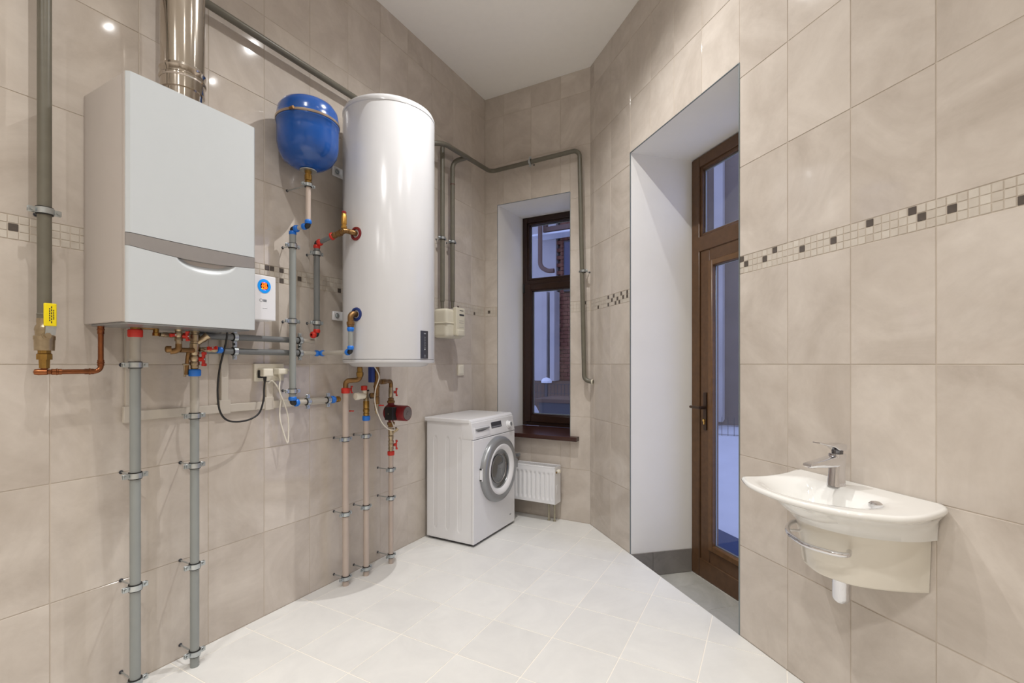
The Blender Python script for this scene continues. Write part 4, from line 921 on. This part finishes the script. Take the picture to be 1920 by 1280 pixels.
# ------------------------------------------------------------------ long steel pipes near the ceiling and over the window
PXo = XL+.05
zc1 = 2.8802
lp = thing('steel_pipe', 'long grey painted steel pipe running high along the wall, then around above the window', 'pipe', (PXo, 1.0, zc1))
zz0 = 2.925
path = [(PXo, .20, 2.878), (PXo, 2.50, 2.878), (PXo, 2.62, 2.890), (XL+.150, 2.78, 2.900)]
cA = V((XL+.125, 2.86, 2.905)); cB = V((XL+.125, YB-.075, 2.940)); cC = V((-1.320, YB-.075, 2.960)); cD = V((-1.283, YB-.075, 1.150)); cE = V((-1.215, YB-.075, 1.135))
bm = B(); tube(bm, fillet([(PXo, .20, 2.876), (PXo, 2.70, 2.876), (XL+.14, 2.80, 2.895), (XL+.105, YB-.075, 2.950), (-1.322, YB-.075, 2.965), (-1.283, YB-.075, 1.150), (-1.212, YB-.075, 1.135)], .055), .0178, 20); link('pipe', bm, M_GPAINT, lp)
bm = B(); lathe(bm, (-1.222, YB-.075, 1.135), (1, 0, 0), [(0, .017), (0, .020), (.012, .020), (.012, .017)], 20, cap=False); link('wall_sleeve', bm, M_METER, lp)
clamp(lp, (-1.7575, 3.5220, 2.9594), (1, 0, .012), (0, 1, 0), .075, .0165, h=.018)
clamp(lp, (-1.2925, YB-.075, 2.0041), (0, 0, 1), (.35, .94, 0), .080, .0165, h=.018)
# gas meter pipes
g1x, g1y, g2x, g2y = XL+.06, 2.8895, XL+.060, 3.0198
m1 = thing('meter_pipe', 'grey pipe dropping into the gas meter, nearer the water heater', 'pipe', (g1x, g1y, 1.68))
bm = B(); tube(bm, [(g1x, g1y, 1.7501), (g1x, g1y, 2.955), (g1x+.01, g1y+.33, 2.965)], .0175, 18, .05); link('pipe', bm, M_GPAINT, m1)
bm = B(); lathe(bm, (g1x, g1y, 1.6973), (0, 0, 1), [(0, .013), (.02, .013), (.05, .0145), (.09, .0175)], 18); link('reducer', bm, M_GPAINT, m1)
clamp(m1, (g1x, g1y, 2.2293), (0, 0, 1), (-1, 0, 0), .06, .0175, h=.018)
m2 = thing('meter_pipe', 'grey pipe dropping into the gas meter, nearer the window', 'pipe', (g2x, g2y, 1.68))
bm = B(); tube(bm, [(g2x, g2y, 1.7652), (g2x, g2y, 2.86), (XL+.12, g2y+.10, 2.915)], .0180, 18, .06); link('pipe', bm, M_GPAINT, m2)
bm = B(); lathe(bm, (g2x, g2y, 1.7107), (0, 0, 1), [(0, .013), (.02, .013), (.05, .0145), (.09, .018)], 18); link('reducer', bm, M_GPAINT, m2)
clamp(m2, (g2x, g2y, 2.2302), (0, 0, 1), (-1, 0, 0), .06, .018, h=.018)
bm = B(); lathe(bm, (g2x, g2y, 2.6743), (0, 0, 1), [(0, .0182), (.004, .0195), (.01, .0182)], 18, cap=False); link('weld_seam', bm, M_DRAIN, m2)
# gas meter
gm = thing('gas_meter', 'cream gas meter with rounded body hanging on the wall beyond the water heater', 'meter', (XL+.10, 2.93, 1.48))
bm = B(); box(bm, (XL+.03, 2.815, 1.470), (XL+.155, 3.035, 1.688), .036, 5); link('meter_body', bm, M_METER, gm)
bm = B(); box(bm, (XL+.026, 2.810, 1.575), (XL+.160, 3.04, 1.584), .003, 1); link('seam', bm, M_METER, gm)
bm = B(); box(bm, (XL+.150, 2.900, 1.490), (XL+.185, 3.010, 1.700), .008, 3); fp = link('index_panel', bm, M_METER, gm)
bm = B(); box(bm, (XL+.184, 2.935, 1.640), (XL+.187, 2.995, 1.652), .0005, 1); link('counter_window', bm, M_DGREY, fp)
bm = B(); box(bm, (XL+.184, 2.938, 1.676), (XL+.1865, 2.985, 1.681), .0005, 1); link('marking', bm, M_DGREY, fp)
for z_ in (1.60, 1.585, 1.55, 1.53):
    bm = B(); box(bm, (XL+.1848, 2.935, z_), (XL+.1858, 2.99, z_+.0018), 0, 1); link('marking', bm, M_MIDGREY, fp)
bm = B(); box(bm, (XL+.158, 2.905, 1.484), (XL+.192, 3.000, 1.535), .012, 3); link('index_cover', bm, M_METER, gm)

# ------------------------------------------------------------------ electrics
bm = B(); box(bm, (XL+.001, 3.1653, 1.180), (XL+.010, 3.2491, 1.270), .002, 2)
t = thing('light_switch', 'cream light switch on the wall beside the window corner', 'switch', (XL, 3.2, 1.22)); link('switch_plate', bm, M_CREAM, t)
bm = B(); box(bm, (XL+.009, 3.178, 1.192), (XL+.013, 3.238, 1.258), .0015, 1); link('rocker', bm, M_CREAM, t)
tr = thing('cable_trunking', 'pale plastic cable trunking along the wall below the boiler', 'trunking', (XL, 1.4, 1.06))
def tb_(p0, p1, nm='trunking_length', dx=.016): bm = B(); box(bm, (XL+.001, p0[0], p0[1]), (XL+dx, p1[0], p1[1]), .002, 1); link(nm, bm, M_TRUNK, tr)
tz = 1.066
tb_((.900, tz-.018), (1.90, tz+.020)); tb_((.900, tz+.02), (.932, 1.425)); tb_((1.270, tz+.02), (1.304, 1.425)); tb_((1.492, tz+.02), (1.530, 1.185))
for yy in (.893, 1.262, 1.484): tb_((yy, tz-.024), (yy+.050, tz+.042), 'trunking_cap', .019)
so = thing('double_socket', 'double cream wall socket under the grey pipes', 'socket', (XL, 1.51, 1.23))
bm = B(); box(bm, (XL+.001, 1.432, 1.188), (XL+.013, 1.592, 1.276), .003, 2); link('socket_plate', bm, M_CREAM, so)
for yy in (1.470, 1.552):
    bm = B(); lathe(bm, (XL+.0135, yy, 1.232), (1, 0, 0), [(0, .030), (.0015, .030), (.0015, .022), (-.004, .020), (-.004, 0)], 24, cap=False); link('socket_face', bm, M_CREAM, so)
pg = thing('black_plug', 'black and cream plug with black cable in the left socket', 'plug', (XL+.03, 1.478, 1.235))
bm = B(); box(bm, (XL+.014, 1.450, 1.212), (XL+.058, 1.503, 1.252), .008, 3); link('plug_body', bm, M_CREAM, pg)
bm = B(); box(bm, (XL+.014, 1.444, 1.205), (XL+.030, 1.470, 1.245), .008, 3); cyl(bm, (XL+.040, 1.468, 1.215), (XL+.040, 1.468, 1.188), .009, 12, r2=.006); link('plug_grip', bm, M_BLACK, pg)
ph = thing('cream_plug', 'cream plug with white cable in the right socket', 'plug', (XL+.03, 1.56, 1.235))
bm = B(); box(bm, (XL+.014, 1.530, 1.222), (XL+.062, 1.582, 1.252), .008, 3); box(bm, (XL+.02, 1.575, 1.236), (XL+.05, 1.612, 1.246), .004, 2); cyl(bm, (XL+.036, 1.552, 1.225), (XL+.036, 1.556, 1.195), .008, 12, r2=.005); link('plug_body', bm, M_CREAM, ph)
def LP(px, py, off): return (0, 0, 0)
cable('black_cable', 'black power cable looping from the boiler to the left socket', [(-2.1060, 1.1764, 1.4251), (-2.1160, 1.2256, 1.4239), (-2.1160, 1.2256, 1.3743), (-2.1260, 1.2035, 1.2562), (-2.1360, 1.2000, 1.1505), (-2.1460, 1.2171, 1.0616), (-2.1560, 1.2631, 1.0158), (-2.1660, 1.3489, 1.0086), (-2.1760, 1.4162, 1.0346), (-2.1860, 1.4475, 1.0968), (-2.2010, 1.4602, 1.1482), (XL+.040, 1.468, 1.192)], .0042, M_BLACK)
cable('white_cable', 'white cable hanging in a long loop from the right socket', [(XL+.036, 1.556, 1.200), (-2.1960, 1.5407, 1.1390), (-2.1960, 1.5677, 1.0745), (-2.1960, 1.5892, 1.0038), (-2.1960, 1.5923, 0.9204), (-2.1960, 1.5861, 0.8659), (-2.2010, 1.5652, 0.9290), (-2.2010, 1.5472, 0.9940), (-2.2060, 1.5507, 1.0480), (-2.2060, 1.5567, 1.1024), (-2.2110, 1.5452, 1.1493), (-2.2160, 1.5162, 1.1884), (-2.2280, 1.5010, 1.1779)], .0036, M_CLEARWH)
# voltage stabiliser
st = thing('voltage_stabiliser', 'white control box with round blue-ringed red digital display beside the boiler', 'control box', (XL, 1.37, 1.5))
SX = XL+.126; SY0, SY1, SZ0, SZ1 = 1.24, 1.4688, 1.4836, 1.6975
bm = B(); box(bm, (XL+.001, SY0, SZ0), (SX, SY1, SZ1), .006, 3); link('box_body', bm, M_WHITE, st)
dc = V((-2.1200, 1.4073, 1.6459)); mk = ML(SX, dc.y, dc.z)
bm = B(); lathe(bm, dc, (1, 0, 0), [(0, .0335), (.002, .0330), (.0025, .0205), (.001, .020)], 40, cap=False); dr = link('display_ring', bm, M_RING, st)
bm = B(); lathe(bm, dc, (1, 0, 0), [(0, .0205), (.0008, .0205), (.0010, 0)], 40); link('display_glass', bm, mat('display_dark_red', (52, 12, 16), .2, noise=.02), st)
text('220', .017, ML(SX+.0014, dc.y, dc.z+.0085), M_LED, 'digits', st, bold=.0004)
text('220', .020, ML(SX+.0014, dc.y, dc.z-.0065), M_LED, 'digits', st, bold=.0006)
for (yy, zz, w_, m_) in ((0, .0175, .005, M_LEDV), (.001, -.0178, .006, M_LEDV), (-.0105, -.0150, .0025, M_LEDG)):
    bm = B(); box(bm, (-w_, -.0012, .0010), (w_, .0012, .0016), 0, 1, ML(SX, dc.y+yy, dc.z+zz)); link('status_lamp', bm, m_, st, smooth=False)
lc = V((-2.1200, 1.4038, 1.5775))
bm = B(); torus(bm, (SX+.0006, lc.y-.012, lc.z), (1, 0, 0), .007, .0008, 20, 6); box(bm, (-.002, -.006, 0), (.016, .005, .0008), .0003, 1, ML(SX, lc.y, lc.z)); link('logo_mark', bm, M_MIDGREY, st)
l2 = V((-2.1200, 1.4119, 1.5402))
bm = B(); 
for k_ in range(6): box(bm, (-.012+k_*.004, -.0012, 0), (-.0093+k_*.004, .0012, .0005), 0, 1, ML(SX, l2.y, l2.z))
link('printed_mark', bm, M_MIDGREY, st, smooth=False)

# ------------------------------------------------------------------ washing machine
WF, WY0, WY1, WB, WH = -1.803, 2.737, 3.335, -2.215, .884
wm = thing('washing_machine', 'white front-loading washing machine with grey round door', 'washing machine', (-2.0, 3.03, 0))
bm = B(); ny = 60; y0s = WY0
# side panel with three pressed flutes on the visible side
body = B(); box(body, (WB, WY0+.003, .018), (WF-.016, WY1, WH-.022), .006, 2); link('casing', body, M_WHITE, wm)
bm = B(); gx0, gx1, gz0, gz1 = WB+.010, WF-.020, .030, .848; NX, NZ = 110, 60; g = []
FLX = [-2.1354, -2.0280, -1.9238]
for i in range(NX+1):
    x = gx0+(gx1-gx0)*i/NX; row = []
    for j in range(NZ+1):
        z = gz0+(gz1-gz0)*j/NZ; d = 0
        for fxx in FLX:
            dz = max(0, .110-z, z-.728); rr = math.sqrt((x-fxx)**2+dz**2)
            if rr < .016: u = rr/.016; d += .010*(1-u*u)**1.2
        row.append(bm.verts.new((x, WY0+.0015+d-.001*0, z)))
    g.append(row)
for i in range(NX):
    for j in range(NZ): bm.faces.new((g[i][j], g[i+1][j], g[i+1][j+1], g[i][j+1]))
link('side_panel', bm, M_WHITE, wm)
bm = B(); box(bm, (WF-.017, WY0, .018), (WF, WY1, .742), .006, 3); fpn = link('front_panel', bm, M_WHITE, wm)
# control fascia, leaning back
bm = B(); prism(bm, [(WF-.10, .7475), (WF, .7475), (WF-.024, .872), (WF-.034, WH), (WF-.10, WH)], 0, WY1-WY0, .003, Matrix(((1, 0, 0, 0), (0, 0, 1, WY0), (0, 1, 0, 0), (0, 0, 0, 1)))); fc = link('control_fascia', bm, M_WHITE, wm)
bm = B(); box(bm, (WB-.016, WY0-.004, WH-.026), (WF-.034, WY1+.002, WH+.002), .006, 3); link('worktop', bm, M_WHITE, wm)
fa = V((WF, 0, .7475)); fb = V((WF-.024, 0, .872)); fd = (fb-fa); FL_ = fd.length; fd.normalize(); fnn = V((fd.z, 0, -fd.x))
def MF(y, h, out=0):   # frame on the fascia: X->y, Y->up the slope, Z->out
    p = fa+fd*h+fnn*out
    return Matrix(((0, fd.x, fnn.x, p.x), (1, 0, 0, y), (0, fd.z, fnn.z, p.z), (0, 0, 0, 1)))
yd0, yd1 = 2.994, 3.142
bm = B(); box(bm, (0, .050, -.001), (yd1-yd0, .112, .002), .001, 1, MF(yd0, 0)); dsp = link('display', bm, M_DGREY, wm)
bm = B()
for k_ in range(8): box(bm, (.006+k_*(yd1-yd0-.012)/8, .055, .002), (.006+(k_+.6)*(yd1-yd0-.012)/8, .064, .0026), 0, 1, MF(yd0, 0))
link('touch_keys', bm, M_PMARK, dsp)
yk = 3.247
bm = B(); lathe(bm, MF(yk, .054) @ V((0, 0, 0)), fnn, [(0, .031), (.004, .030), (.006, .024), (.024, .022), (.027, .019), (.028, 0)], 36); kb = link('programme_dial', bm, M_WHITE, wm)
bm = B(); lathe(bm, MF(yk, .054, .0272) @ V((0, 0, 0)), fnn, [(0, .016), (.001, .016), (.0015, 0)], 28); link('dial_face', bm, M_MIDGREY, kb)
bm = B()
for k_ in range(14):
    a = 2*PI*k_/14; box(bm, (.039*math.cos(a)-.003, .054+.036*math.sin(a)-.0008, 0), (.039*math.cos(a)+.003, .054+.036*math.sin(a)+.0008, .0005), 0, 1, MF(yk, 0))
link('dial_marks', bm, M_PMARK, fc)
dy0, dy1 = 2.776, 2.952
bm = B(); box(bm, (-.012, .012, -.001), (dy1-dy0+.014, .082, .0025), .004, 2, MF(dy0, 0)); link('detergent_drawer', bm, M_WHITE, wm)
bm = B(); box(bm, (0, .058, .002), (dy1-dy0, .070, .012), .003, 2, MF(dy0, 0)); link('drawer_handle', bm, M_MIDGREY, wm)
bm = B(); prism(bm, [(.010, .058), (dy1-dy0-.010, .058), (dy1-dy0-.05, .050), ((dy1-dy0)/2-.01, .046), (.03, .048)], .0026, .0032, 0, MF(dy0, 0)); link('drawer_recess_shade', bm, mat('shadow_grey', (120, 122, 126), .5, noise=.02), wm)  # flat patch; shade under the handle put in as grey
DYc, DZc = 3.060, .490
bm = B(); lathe(bm, (WF, DYc, DZc), (1, 0, 0), [(-.002, .243), (.020, .243), (.034, .236), (.042, .226), (.044, .214), (.043, .186)], 80, cap=False); link('door_bezel', bm, M_MIDGREY, wm, ang=30)
bm = B(); lathe(bm, (WF, DYc, DZc), (1, 0, 0), [(.043, .1865), (.046, .182), (.044, .166), (.030, .146), (.020, .142)], 80, cap=False); link('door_ring', bm, M_WHITE, wm, ang=50)
M_BOWL = mat('dark_bowl_glass', (64, 68, 70), .06, spec=.9, coat=1, noise=.25, nscale=9)
bm = B(); lathe(bm, (WF, DYc, DZc), (1, 0, 0), [(.0245, .1435), (.018, .138), (.010, .122), (.006, .10), (.0075, .07), (.012, .03), (.013, 0)], 64, cap=False); link('door_glass', bm, M_BOWL, wm, ang=60)
bm = B(); torus(bm, (WF+.021, DYc, DZc), (1, 0, 0), .1405, .004, 64, 8); link('glass_seal', bm, M_MIDGREY, wm)
bm = B(); torus(bm, (WF+.009, DYc+.010, DZc), (1, 0, 0), .106, .003, 64, 8); link('drum_rim', bm, M_SILV, wm)
bm = B(); box(bm, (WF+.002, DYc-.249, DZc-.045), (WF+.024, DYc-.238, DZc+.045), .003, 2); hg = link('door_hinge', bm, M_WHITE, wm)
for dz in (-.042, .036):
    bm = B(); box(bm, (WF+.003, DYc-.252, DZc+dz), (WF+.020, DYc-.236, DZc+dz+.009), .001, 1); link('hinge_pin', bm, M_BLACK, hg)
bm = B(); box(bm, (WF+.020, DYc+.228, DZc-.035), (WF+.040, DYc+.256, DZc+.035), .008, 3); link('door_grip', bm, M_MIDGREY, wm)
for x in (WB+.04, WF-.05):
    for y in (WY0+.05, WY1-.05): bm = B(); lathe(bm, (x, y, 0), (0, 0, 1), [(0, .020), (.008, .020), (.010, .012), (.022, .012)], 16); link('foot', bm, M_BLACK, wm)
bm = B(); box(bm, (WB+.01, WY0+.012, .010), (WF-.012, WY1-.01, .0185)); link('base_tray', bm, M_DGREY, wm)
bm = B(); box(bm, (WF+.0002, WY1-.085, .085), (WF+.0008, WY1-.060, .095)); link('badge', bm, M_MIDGREY, wm)
bm = B(); tube(bm, curve_pts([(WB-.008, WY0+.1, .60), (WB-.014, WY0+.05, .56), (WB-.012, WY0+.04, .45), (WB-.008, WY0+.09, .36)], 8), .011, 10)
tag(link('drain_hose', bm, mat('blue_grey_hose', (52, 58, 96), .5, noise=.05)), 'dark blue hose between the washing machine back and the wall', 'hose')

# ------------------------------------------------------------------ radiator
ra = thing('radiator', 'white ribbed panel radiator under the window', 'radiator', (-1.8, 3.5, .15))
rx0, rx1, rz0, rz1, ryf, ryb = -2.11, -1.503, .152, .452, 3.452, 3.570
bm = B(); NXr, NZr = 240, 28; g = []
for i in range(NXr+1):
    x = rx0+.003+(rx1-rx0-.006)*i/NXr; row = []
    for j in range(NZr+1):
        z = rz0+.004+(rz1-rz0-.012)*j/NZr; fx_ = ((x-rx1) % .0400)/.0400; prof = 0
        if rx0+.03 < x < rx1-.022:
            u = abs(fx_-.5)*2; prof = .008*min(1, max(0, (.62-u)/.30))
        e = min(1, max(0, (z-rz0-.032)/.012))*min(1, max(0, (rz1-.050-z)/.012))
        row.append(bm.verts.new((x, ryf+prof*e, z)))
    g.append(row)
for i in range(NXr):
    for j in range(NZr): bm.faces.new((g[i][j], g[i+1][j], g[i+1][j+1], g[i][j+1]))
link('front_panel', bm, M_WHITE, ra, ang=60)
bm = B(); box(bm, (rx0, ryf+.010, rz0+.004), (rx1-.002, ryf+.024, rz1-.01), .003, 1); box(bm, (rx0, ryb-.020, rz0+.004), (rx1-.002, ryb, rz1-.01), .003, 1); link('core', bm, M_WHITE, ra)
for xx in (rx0, rx1-.003):
    bm = B(); box(bm, (xx-.001, ryf-.001, rz0), (xx+.003, ryb, rz1-.002), .001, 1); box(bm, (xx-.002, ryf+.03, rz0+.08), (xx+.005, ryf+.07, rz0+.15), .001, 1); link('side_cover', bm, M_WHITE, ra)
bm = B(); box(bm, (rx0-.001, ryf-.001, rz1-.012), (rx1+.001, ryf+.014, rz1), .002, 1); box(bm, (rx0-.001, ryb-.012, rz1-.012), (rx1+.001, ryb, rz1), .002, 1)
for k_ in range(44): box(bm, (rx0+.006+k_*.0137, ryf+.012, rz1-.006), (rx0+.011+k_*.0137, ryb-.010, rz1-.001))
link('top_grille', bm, M_WHITE, ra)
bm = B(); lathe(bm, (rx1, ryf+.045, rz1-.038), (1, 0, 0), [(0, .010), (.008, .010), (.008, .017), (.028, .016), (.030, 0)], 20); link('thermostat_cap', bm, M_CREAM, ra)
bm = B(); cyl(bm, (rx1-.001, ryf+.025, rz1-.045), (rx1+.005, ryf+.025, rz1-.045), .008, 12); link('air_vent', bm, M_BRASS, ra)
for xx in (-1.588, -1.538):
    bm = B(); cyl(bm, (xx, 3.525, 0), (xx, 3.525, .155), .0075, 14); lathe(bm, (xx, 3.525, .115), (0, 0, 1), [(0, .0085), (0, .012), (.014, .012), (.016, .010), (.03, .010), (.04, .012)], 10); lathe(bm, (xx, 3.525, .0), (0, 0, 1), [(0, .013), (.006, .012), (.008, .0075)], 14); link('feed_pipe', bm, mat('pale_brass', (172, 166, 146), .35, metal=.2, noise=.08), ra)
bm = B(); box(bm, (-1.597, 3.512, .137), (-1.529, 3.538, .155), .003, 1); link('valve_block', bm, MATS['pale_brass'], ra)
bm = B(); cyl(bm, (-1.90, YB, .500), (-1.90, YB-.05, .500), .011, 14); box(bm, (-1.915, YB-.06, .488), (-1.872, YB-.035, .512), .004, 2); tag(link('hose_tap', bm, M_MIDGREY), 'small grey hose tap on the back wall behind the washing machine', 'tap')

# ------------------------------------------------------------------ washbasin on the slanting wall
RIM = [(1.500, .002), (1.494, .040), (1.468, .110), (1.450, .200), (1.452, .270), (1.462, .318), (1.440, .336), (1.400, .362), (1.354, .382), (1.290, .396), (1.220, .402), (1.146, .396), (1.069, .368), (1.020, .338), (.975, .290), (.946, .240), (.940, .180), (.948, .120), (.966, .050), (.985, .018), (1.005, .002)]
def resample(pts, n):
    P_ = curve_pts([V((a, b, 0)) for a, b in pts], 8); L = [0]
    for a, b in zip(P_, P_[1:]): L.append(L[-1]+(b-a).length)
    out = []
    for k_ in range(n+1):
        t = L[-1]*k_/n; i = max(j for j in range(len(L)) if L[j] <= t+1e-9); i = min(i, len(P_)-2)
        out.append(P_[i].lerp(P_[i+1], (t-L[i])/max(1e-9, L[i+1]-L[i])))
    return out
NS = 96
rim = resample(RIM, NS)
BOT = [(1.462, .002), (1.455, .06), (1.425, .13), (1.37, .195), (1.30, .238), (1.24, .250), (1.18, .240), (1.11, .205), (1.055, .140), (1.025, .07), (1.018, .002)]
bot = resample(BOT, NS)
def sstep(t): t = max(0, min(1, t)); return t*t*(3-2*t)
wb = thing('washbasin', 'white ceramic washbasin with curved front on the tiled right wall', 'washbasin', sw(1.24, .15, .56))
bm = B(); rings = []
def ring(f): rings.append([bm.verts.new(sw(*f(i, rim[i], bot[i]))) for i in range(NS+1)])
ZR = .852
def rimz(p): 
    return ZR
cen = V((1.225, .215, 0))
# bowl rings from the centre to the rim, then over the edge and down
bowl_c = bm.verts.new(sw(cen.x, cen.y, ZR-.088))
def top_ring(kf):
    def f(i, r, b):
        p = cen.lerp(r, kf); q = p-V((1.235, .225, 0)); e = math.sqrt((q.x/.205)**2+(q.y/.150)**2)
        z = ZR-.003*(1-kf)-.085*sstep((1.02-e)/.62)*sstep((p.y-.095)/.06)
        return (p.x, p.y, z)
    return f
for kf in (.12, .25, .38, .5, .6, .7, .78, .85, .91, .96, .985): ring(top_ring(kf))
ring(lambda i, r, b: (r.x, r.y, ZR-.003)); 
def outn(i):
    a = rim[max(0, i-1)]; c = rim[min(NS, i+1)]; t = (c-a).normalized(); n = V((t.y, -t.x, 0)); 
    return n if (n.dot(rim[i]-cen) > 0) else -n
ring(lambda i, r, b: (r.x+outn(i).x*.003, max(.0015, r.y+outn(i).y*.003), ZR-.008))
ring(lambda i, r, b: (r.x+outn(i).x*.002, max(.0015, r.y+outn(i).y*.002), ZR-.014))
for (t_, z) in ((.06, ZR-.020), (.22, ZR-.030), (.42, ZR-.043), (.62, ZR-.058), (.80, ZR-.075), (.93, ZR-.093), (1, .736)):
    ring(lambda i, r, b, t_=t_, z=z: (r.x+(b.x-r.x)*t_, r.y+(b.y-r.y)*t_, z))
for i in range(NS): bm.faces.new((bowl_c, rings[0][i], rings[0][i+1]))
bm.faces.new((bowl_c, rings[0][NS], rings[0][0]))
for A, Bq in zip(rings, rings[1:]):
    for i in range(NS): bm.faces.new((A[i], A[i+1], Bq[i+1], Bq[i]))
    bm.faces.new((A[NS], A[0], Bq[0], Bq[NS]))
bm.faces.new(rings[-1])
link('basin', bm, M_SINK, wb, ang=70)
# half pedestal shroud
PB = [(1.442, .002), (1.43, .06), (1.395, .115), (1.34, .165), (1.285, .193), (1.24, .204), (1.20, .198), (1.145, .176), (1.10, .126), (1.064, .064), (1.040, .002)]
PT = [(1.452, .002), (1.445, .06), (1.415, .120), (1.36, .180), (1.30, .218), (1.24, .230), (1.18, .220), (1.12, .185), (1.065, .125), (1.040, .06), (1.034, .002)]
pb_ = resample(PB, NS); pt_ = resample(PT, NS)
bm = B(); rg = []
for t_, z in ((0, .737), (.3, .69), (.6, .64), (.85, .595), (.97, .572)):
    rg.append([bm.verts.new(sw(pt_[i].x+(pb_[i].x-pt_[i].x)*t_, pt_[i].y+(pb_[i].y-pt_[i].y)*t_, z)) for i in range(NS+1)])
pc = V((1.24, .08, 0))
for sc_, z in ((1, .566), (.97, .563)): rg.append([bm.verts.new(sw(pc.x+(p.x-pc.x)*sc_, max(.002, pc.y+(p.y-pc.y)*sc_), z)) for p in pb_])
for A, Bq in zip(rg, rg[1:]):
    for i in range(NS): bm.faces.new((A[i], A[i+1], Bq[i+1], Bq[i]))
    bm.faces.new((A[NS], A[0], Bq[0], Bq[NS]))
bm.faces.new(rg[-1]); bm.faces.new(rg[0]); link('shroud', bm, mat('sanitary_ceramic_shroud', (226, 220, 207), .1, coat=.3, noise=.004), wb, ang=60)
# chrome bottle trap end
bm = B(); lathe(bm, sw(1.232, .120, .462), (0, 0, 1), [(0, 0), (.002, .018), (.010, .025), (.018, .027), (.12, .027)], 32); link('trap_cup', bm, M_CHROME, wb)
bm = B(); lathe(bm, sw(1.066, .190, .832), (0, 0, 1), [(-.01, .008), (.004, .010), (.006, .0165), (.012, .019), (.019, .018), (.025, .011), (.027, 0)], 28); link('waste_knob', bm, M_CHROME, wb)
# towel rail
tl = thing('towel_rail', 'curved chrome towel rail fixed under the washbasin', 'rail', sw(1.25, .25, .68))
bm = B(); tube(bm, curve_pts([sw(1.418, .078, .680), sw(1.410, .14, .680), sw(1.378, .195, .680), (sw(1.335, .240, .680)), sw(1.287, .269, .680), sw(1.216, .288, .680), sw(1.149, .270, .680), sw(1.118, .240, .680), sw(1.136, .206, .680)], 10), .0082, 16); link('bar', bm, M_CHROME, tl)
bm = B(); cyl(bm, sw(1.352, .222, .678), sw(1.325, .165, .678), .0045, 12); link('support_pin', bm, M_CHROME, tl)
# mixer tap
ft = thing('mixer_tap', 'chrome single-lever mixer tap standing on the washbasin', 'tap', sw(1.268, .098, .85))
def loft(bm, secs, M):
    rs = []
    for (c, hw, hd, rr, ax) in secs:
        # rounded rectangle section at centre c=(w,z), half width hw along s, half depth hd along axis ax (w,z)
        ring_ = []
        for k_ in range(24):
            a = 2*PI*k_/24; ca, sa = math.cos(a), math.sin(a); e = .45
            u = hw*(abs(ca)**e)*(1 if ca > 0 else -1); v_ = hd*(abs(sa)**e)*(1 if sa > 0 else -1)
            ring_.append(bm.verts.new(M(u, c[0]+ax[0]*v_, c[1]+ax[1]*v_)))
        rs.append(ring_)
    for A, Bq in zip(rs, rs[1:]):
        for k_ in range(24): bm.faces.new((A[k_], A[(k_+1) % 24], Bq[(k_+1) % 24], Bq[k_]))
    bm.faces.new(rs[0]); bm.faces.new(rs[-1])
MF_ = lambda u, w, z: sw(1.268+u, w, z)
bm = B(); loft(bm, [((.098, .8495), .0235, .024, 0, (1, 0)), ((.098, .856), .0225, .023, 0, (1, 0)), ((.096, .89), .020, .021, 0, (1, 0)), ((.094, .925), .0205, .021, 0, (1, 0)), ((.093, .958), .022, .022, 0, (1, 0)), ((.093, .962), .021, .021, 0, (1, 0))], MF_); link('tap_body', bm, M_CHROME, ft, ang=50)
bm = B(); loft(bm, [((.088, .938), .0215, .019, 0, (0, 1)), ((.115, .936), .0215, .019, 0, (0, 1)), ((.16, .932), .0205, .0145, 0, (0, 1)), ((.20, .930), .0195, .0095, 0, (0, 1)), ((.225, .928), .0185, .0065, 0, (0, 1)), ((.229, .928), .016, .004, 0, (0, 1))], MF_); link('spout', bm, M_CHROME, ft, ang=50)
bm = B(); lathe(bm, sw(1.268, .208, .924), (0, .0, -1), [(0, .012), (.006, .012), (.007, .009), (.005, 0)], 20); link('aerator', bm, M_CHROME, ft)
bm = B(); lathe(bm, sw(1.268, .093, .960), (0, 0, 1), [(0, .017), (.012, .018), (.018, .019)], 24); link('cartridge_collar', bm, mat('dark_chrome', (110, 110, 114), .1, metal=1, noise=.02), ft)
bm = B(); loft(bm, [((.070, .985), .018, .010, 0, (0, 1)), ((.078, .984), .022, .013, 0, (0, 1)), ((.108, .986), .021, .0125, 0, (0, 1)), ((.122, .991), .019, .006, 0, (0, 1)), ((.16, .998), .016, .0035, 0, (0, 1)), ((.188, 1.004), .014, .0022, 0, (0, 1))], MF_); link('lever', bm, M_CHROME, ft, ang=50)
bpy.context.view_layer.update()
